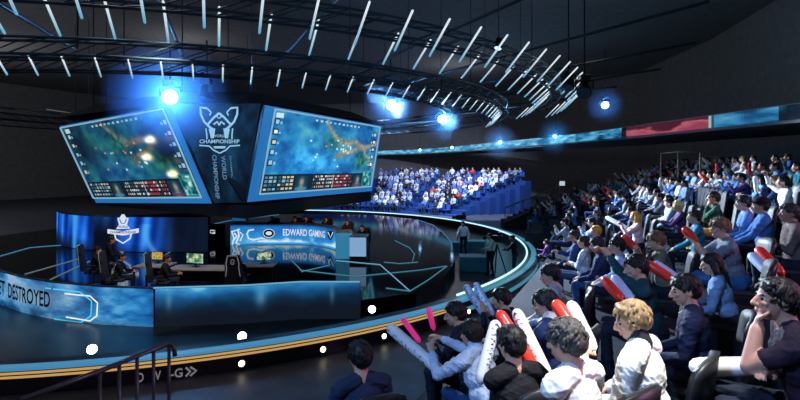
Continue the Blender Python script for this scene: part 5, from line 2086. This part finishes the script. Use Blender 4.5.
FT = [('white', '#dfe3ea'), ('pale blue', '#9db4dc'), ('light grey', '#b8bfcc'), ('blue', '#4a6cb0'), ('navy', '#22335a'), ('black', '#1a1b20'), ('red', '#c23c3c'), ('grey', '#7b8290'), ('pink', '#cf9cb0')]
FWT = [8, 8, 6, 5, 4, 5, 1, 4, 1]
for k, (r, z, a0, a1, pxe) in enumerate(far_rows):
    st = math.degrees(.60 / r)
    a = a0
    n = 0
    while a > a1 + .5:
        p = circ(r, a, z)
        hx, hy = proj((p.x, p.y, z + 1.2))
        fx, fy = proj((p.x, p.y, z + .3))
        a -= st
        n += 1
        vis = 338 < hx < pxe - 3 and not (hx < 378 and hy < 191)
        aisle = abs(hx - (412 + 4.5 * k * .9)) < 5
        if not vis or aisle:
            continue
        rz = math.radians(a + 90)
        if FS is None:
            FS = so = far_seat()
        else:
            so = FS.copy()
            C.objects.link(so)
        so.location = p
        so.rotation_euler = (0, 0, rz)
        occ = rp.random() < .84
        tag(so, 'blue seat, {} along the {} row of the far stand, {}'.format(NUM[n - 1], NUM[k], 'taken' if occ else 'empty'), 'seat', 'blue seats of the far stand')
        if occ:
            cn, ch = rp.choices(FT, FWT)[0]
            me, hc = rp.choice(FVAR)
            put_person(me, p, rz + rp.uniform(-.35, .35), ch, rp.choice(HAIRS), rp.choice(['#1c2230', '#22385c', '#2c3444']), 'person in {} top, {} along the {} row of the far stand'.format(cn, NUM[n - 1], NUM[k]), 'spectators in the far stand')
            nf += 1
print('FAR people', nf)

# ------------------------------------------------------------------ players, hosts and crew
ST = dict(voxel=.014, seat=False)
near_person('pa', 98, 250, -68, 'player in dark kit, leftmost at the gaming desks', dict(top='#1b1d24', skn='#b07858'), base=DECKZ, aL='desk', aR='desk', lean=8, shell=False, **ST)
near_person('pb', 122, 257, -70, 'player in dark kit with headset leaning in before the orange monitor', dict(top='#181a20', skn='#b07858'), base=DECKZ, aL='desk', aR='desk', lean=12, shell=False, **ST)
near_person('pc', 167, 259, -72, 'player in dark kit with arm out before the green monitor', dict(top='#181a20', skn='#b07858'), base=DECKZ, aL='desk', aR='desk', lean=12, shell=False, **ST)
near_person('pd', 112, 240, -60, 'person in black standing behind the players under the crest', dict(top='#15161a', skn='#c08a78'), base=DECKZ, pose='stand', aL='desk', aR='desk', lean=20, shell=False, **ST)
near_person('pe', 238, 259, 2, 'player facing away in the gaming chair with pale piping', dict(top='#15161a', skn='#b07858'), base=DECKZ, aL='desk', aR='desk', lean=8, shell=False, **ST)
for key, lab in (('pa', 'black gaming chair of the leftmost player'), ('pb', 'black gaming chair of the player before the orange monitor'), ('pc', 'black gaming chair of the player before the green monitor'), ('pe', 'black gaming chair with pale piping and a round badge, facing away')):
    root, a, d = HOLD[key]
    gaming_chair(root, a, lab)
for key, x, y, lab, ar in (('ha', 272, 218.6, 'person with dark hair behind the middle of the booth banner', ('desk', 'desk')), ('hb', 295, 218.4, 'person leaning behind the word GAMING on the booth', ('desk', 'chin')), ('hc', 326, 218.8, 'person with raised hands behind the right end of the booth', ('clap', 'clap')),
                           ('hd', 306, 218.2, 'person sitting right beside the one leaning behind the booth', ('desk', 'desk'))):
    near_person(key, x, y, 170, lab, dict(top='#1a1a1e', skn='#d08a5c'), base=DECKZ, aL=ar[0], aR=ar[1], lean=10, shell=False, voxel=.014, seat=True, seatlab='dark seat of the ' + short(lab, 12))
near_person('he', 347, 222, 170, 'person at the podiums with warm lit face and dark top', dict(top='#2a1c1c', skn='#d89468'), base=DECKZ, aL='desk', aR='desk', lean=8, shell=False, voxel=.014)
near_person('hf', 362, 228, 160, 'person in black with bare arms reaching over the pale podium', dict(top='#141418', skn='#d89468'), base=DECKZ, sleeve='short', aL='desk', aR='desk', lean=8, shell=False, voxel=.014)
near_person('ca', 463, 224, 150, 'crew person in white shirt standing in the stage well', dict(top='#d8e0e2', skn='#c69880'), base=.012, pose='stand', aL='side', aR='desk', shell=False, **ST)
near_person('cb', 489, 236, 120, 'crew person in pale green shirt behind the camera', dict(top='#9cc0a8', skn='#c69880'), base=.012, pose='stand', aL='desk', aR='side', shell=False, **ST)
near_person('cc', 512, 238, 70, 'camera operator in black at the right end of the stage', dict(top='#14161a', skn='#b08a78'), base=.012, pose='stand', aL='desk', aR='desk', lean=8, shell=False, **ST)
# ------------------------------------------------------------------ light, camera
def spot(name, loc, aim, power, col, angle, blend=.4, size=.3):
    l = bpy.data.lights.new(name, 'SPOT')
    l.energy = power
    l.color = col
    l.spot_size = math.radians(angle)
    l.spot_blend = blend
    l.shadow_soft_size = size
    o = bpy.data.objects.new(name, l)
    C.objects.link(o)
    o.location = loc
    o.rotation_euler = (Vector(aim) - Vector(loc)).to_track_quat('-Z', 'Y').to_euler()
    return o


spot('crowd_key_spot', (-.4, 19.2, 6.9), (5.6, 8.3, 2.7), 23000, (.64, .80, 1), 50)
spot('crowd_key_spot', (2.2, 24, 6.8), (9, 16, 2.6), 15000, (.58, .75, 1), 66)
spot('near_top_spot', (2.4, 2.6, 9.5), (1.45, 3.6, 2.8), 5200, (1, .97, .92), 23, .9)
spot('far_stand_wash', (1, 36, 10.5), (0, 49, 2), 15000, (.62, .74, 1), 85)
spot('far_stand_wash', (8, 36, 10.5), (7.5, 46, 2), 12000, (.62, .74, 1), 75)
spot('well_wash', (2.2, 25.5, 6.8), (4.2, 24.5, 0), 900, (.35, .85, 1), 60)
spot('aisle_spot', (4.5, 21, 8.5), (6.6, 20.5, 0), 7000, (.75, .85, 1), 26, .3)
spot('aisle_spot', (-1.5, 20.5, 8.0), (3.6, 11.5, 1.6), 9000, (.72, .85, 1), 17, .5)
spot('blue_back_spot', (-4.5, -1.5, 9), (3.0, 6.0, 2.6), 2600, (.26, .5, 1), 44, .6)
spot('stage_player_spot', (-5, 10, 8), (-8, 15, 1), 1500, (1, .8, .6), 40)
spot('booth_face_fill', (-.8, 15.5, 4.2), (-3.6, 24.6, 1.7), 1500, (1, .66, .42), 26)  # added low front fill for the booth faces, no fixture stands here
spot('magenta_side_spot', (12, 2, 7), (4, 5.5, 2.6), 1500, (1, .45, .8), 60)
spot('ring_wash', (-10, 26, 5.2), (0, 14, 8), 1500, (.25, .6, 1), 120)

for q in ((-8, 12, 11.5), (9, 22, 12), (-18, 40, 11.5), (6, 50, 11.5), (-30, 22, 9), (-38, 40, 10)):  # unseen point fills added to lift the blacks of ceiling and walls
    l = bpy.data.lights.new('black_lift_fill', 'POINT')
    l.energy = 175 if q[0] > -25 else 700
    l.color = (.97, .98, 1)
    l.shadow_soft_size = .6
    o = bpy.data.objects.new('black_lift_fill', l)
    C.objects.link(o)
    o.location = q
hz = bpy.data.materials.new('lamp_halo_haze')  # local haze balls put in to imitate the blue halo round the lamps
hz.use_nodes = True
nt = hz.node_tree
nt.nodes.clear()
out = nt.nodes.new('ShaderNodeOutputMaterial')
vs = nt.nodes.new('ShaderNodeVolumeScatter')
vs.inputs['Color'].default_value = (.22, .48, 1, 1)  # blue of the halo is put into the scatter colour
vs.inputs['Anisotropy'].default_value = .25
tc = nt.nodes.new('ShaderNodeTexCoord')
ln = nt.nodes.new('ShaderNodeVectorMath')
ln.operation = 'LENGTH'
mr = nt.nodes.new('ShaderNodeMapRange')
mr.inputs['From Min'].default_value = 0
mr.inputs['From Max'].default_value = 1
mr.inputs['To Min'].default_value = .30
mr.inputs['To Max'].default_value = 0
nt.links.new(tc.outputs['Object'], ln.inputs[0])
nt.links.new(ln.outputs['Value'], mr.inputs['Value'])
nt.links.new(mr.outputs[0], vs.inputs['Density'])
nt.links.new(vs.outputs[0], out.inputs['Volume'])
for (x, y, d, r, pw, col, lab) in ((170, 97, 17.3, 2.2, 950, (.12, .38, 1), 'haze ball added for the blue halo of the dazzling lamp over the left screen'), (391, 105, 19.75, 1.3, 150, (.15, .5, 1), 'haze ball added for the blue halo of the lamp over the right screen corner'),
                                   (442, 119, 24.7, 1.3, 150, (.15, .5, 1), 'haze ball added for the blue halo of the lamp right of the right screen'), (605, 105, 26.7, 1.1, 80, (.15, .5, 1), 'haze ball added for the blue halo of the lone lamp near the pink ribbon'),
                                   (500, 142.5, 43.7, 1.7, 90, (.15, .6, 1), 'haze ball added for the blue halo below the left balcony wash lamp'), (555, 136.5, 37.7, 1.6, 90, (.15, .6, 1), 'haze ball added for the blue halo below the balcony wash lamp nearer the pink ribbon')):
    p = W(x, y, d)
    mb = MB()
    bm = bmesh.new()
    bmesh.ops.create_icosphere(bm, subdivisions=3, radius=1)
    bm.verts.index_update()
    mb.add([v.co.copy() for v in bm.verts], [[v.index for v in f.verts] for f in bm.faces])
    bm.free()
    h = mb.build('halo_haze_ball', hz)
    h.location = p
    h.scale = (r, r, r)
    tag(h, lab, 'haze', None, 'stuff')
    l = bpy.data.lights.new('lamp_glow', 'POINT')  # extra blue point added to light the haze ball
    l.energy = pw
    l.color = col
    l.shadow_soft_size = .05
    o = bpy.data.objects.new('lamp_glow', l)
    C.objects.link(o)
    o.location = p
w = bpy.data.worlds.new('dim_arena_air')
bpy.context.scene.world = w
w.use_nodes = True
bg = w.node_tree.nodes['Background']
bg.inputs['Color'].default_value = (.92, .96, 1.06, 1)
bg.inputs['Strength'].default_value = 0.09

cam = bpy.data.cameras.new('camera')
cam.sensor_width = 36
cam.lens = F / 800 * 36
cam.shift_y = -(200 - HY) / 800
cam.clip_end = 300
co = bpy.data.objects.new('camera', cam)
C.objects.link(co)
co.location = (0, 0, CAMZ)
co.rotation_euler = (PI / 2, 0, 0)
sc = bpy.context.scene
sc.camera = co
sc.view_settings.view_transform = 'Standard'
sc.view_settings.look = 'None'
sc.view_settings.gamma = 1
sc.view_settings.exposure = 0
sc.view_settings.use_curve_mapping = False
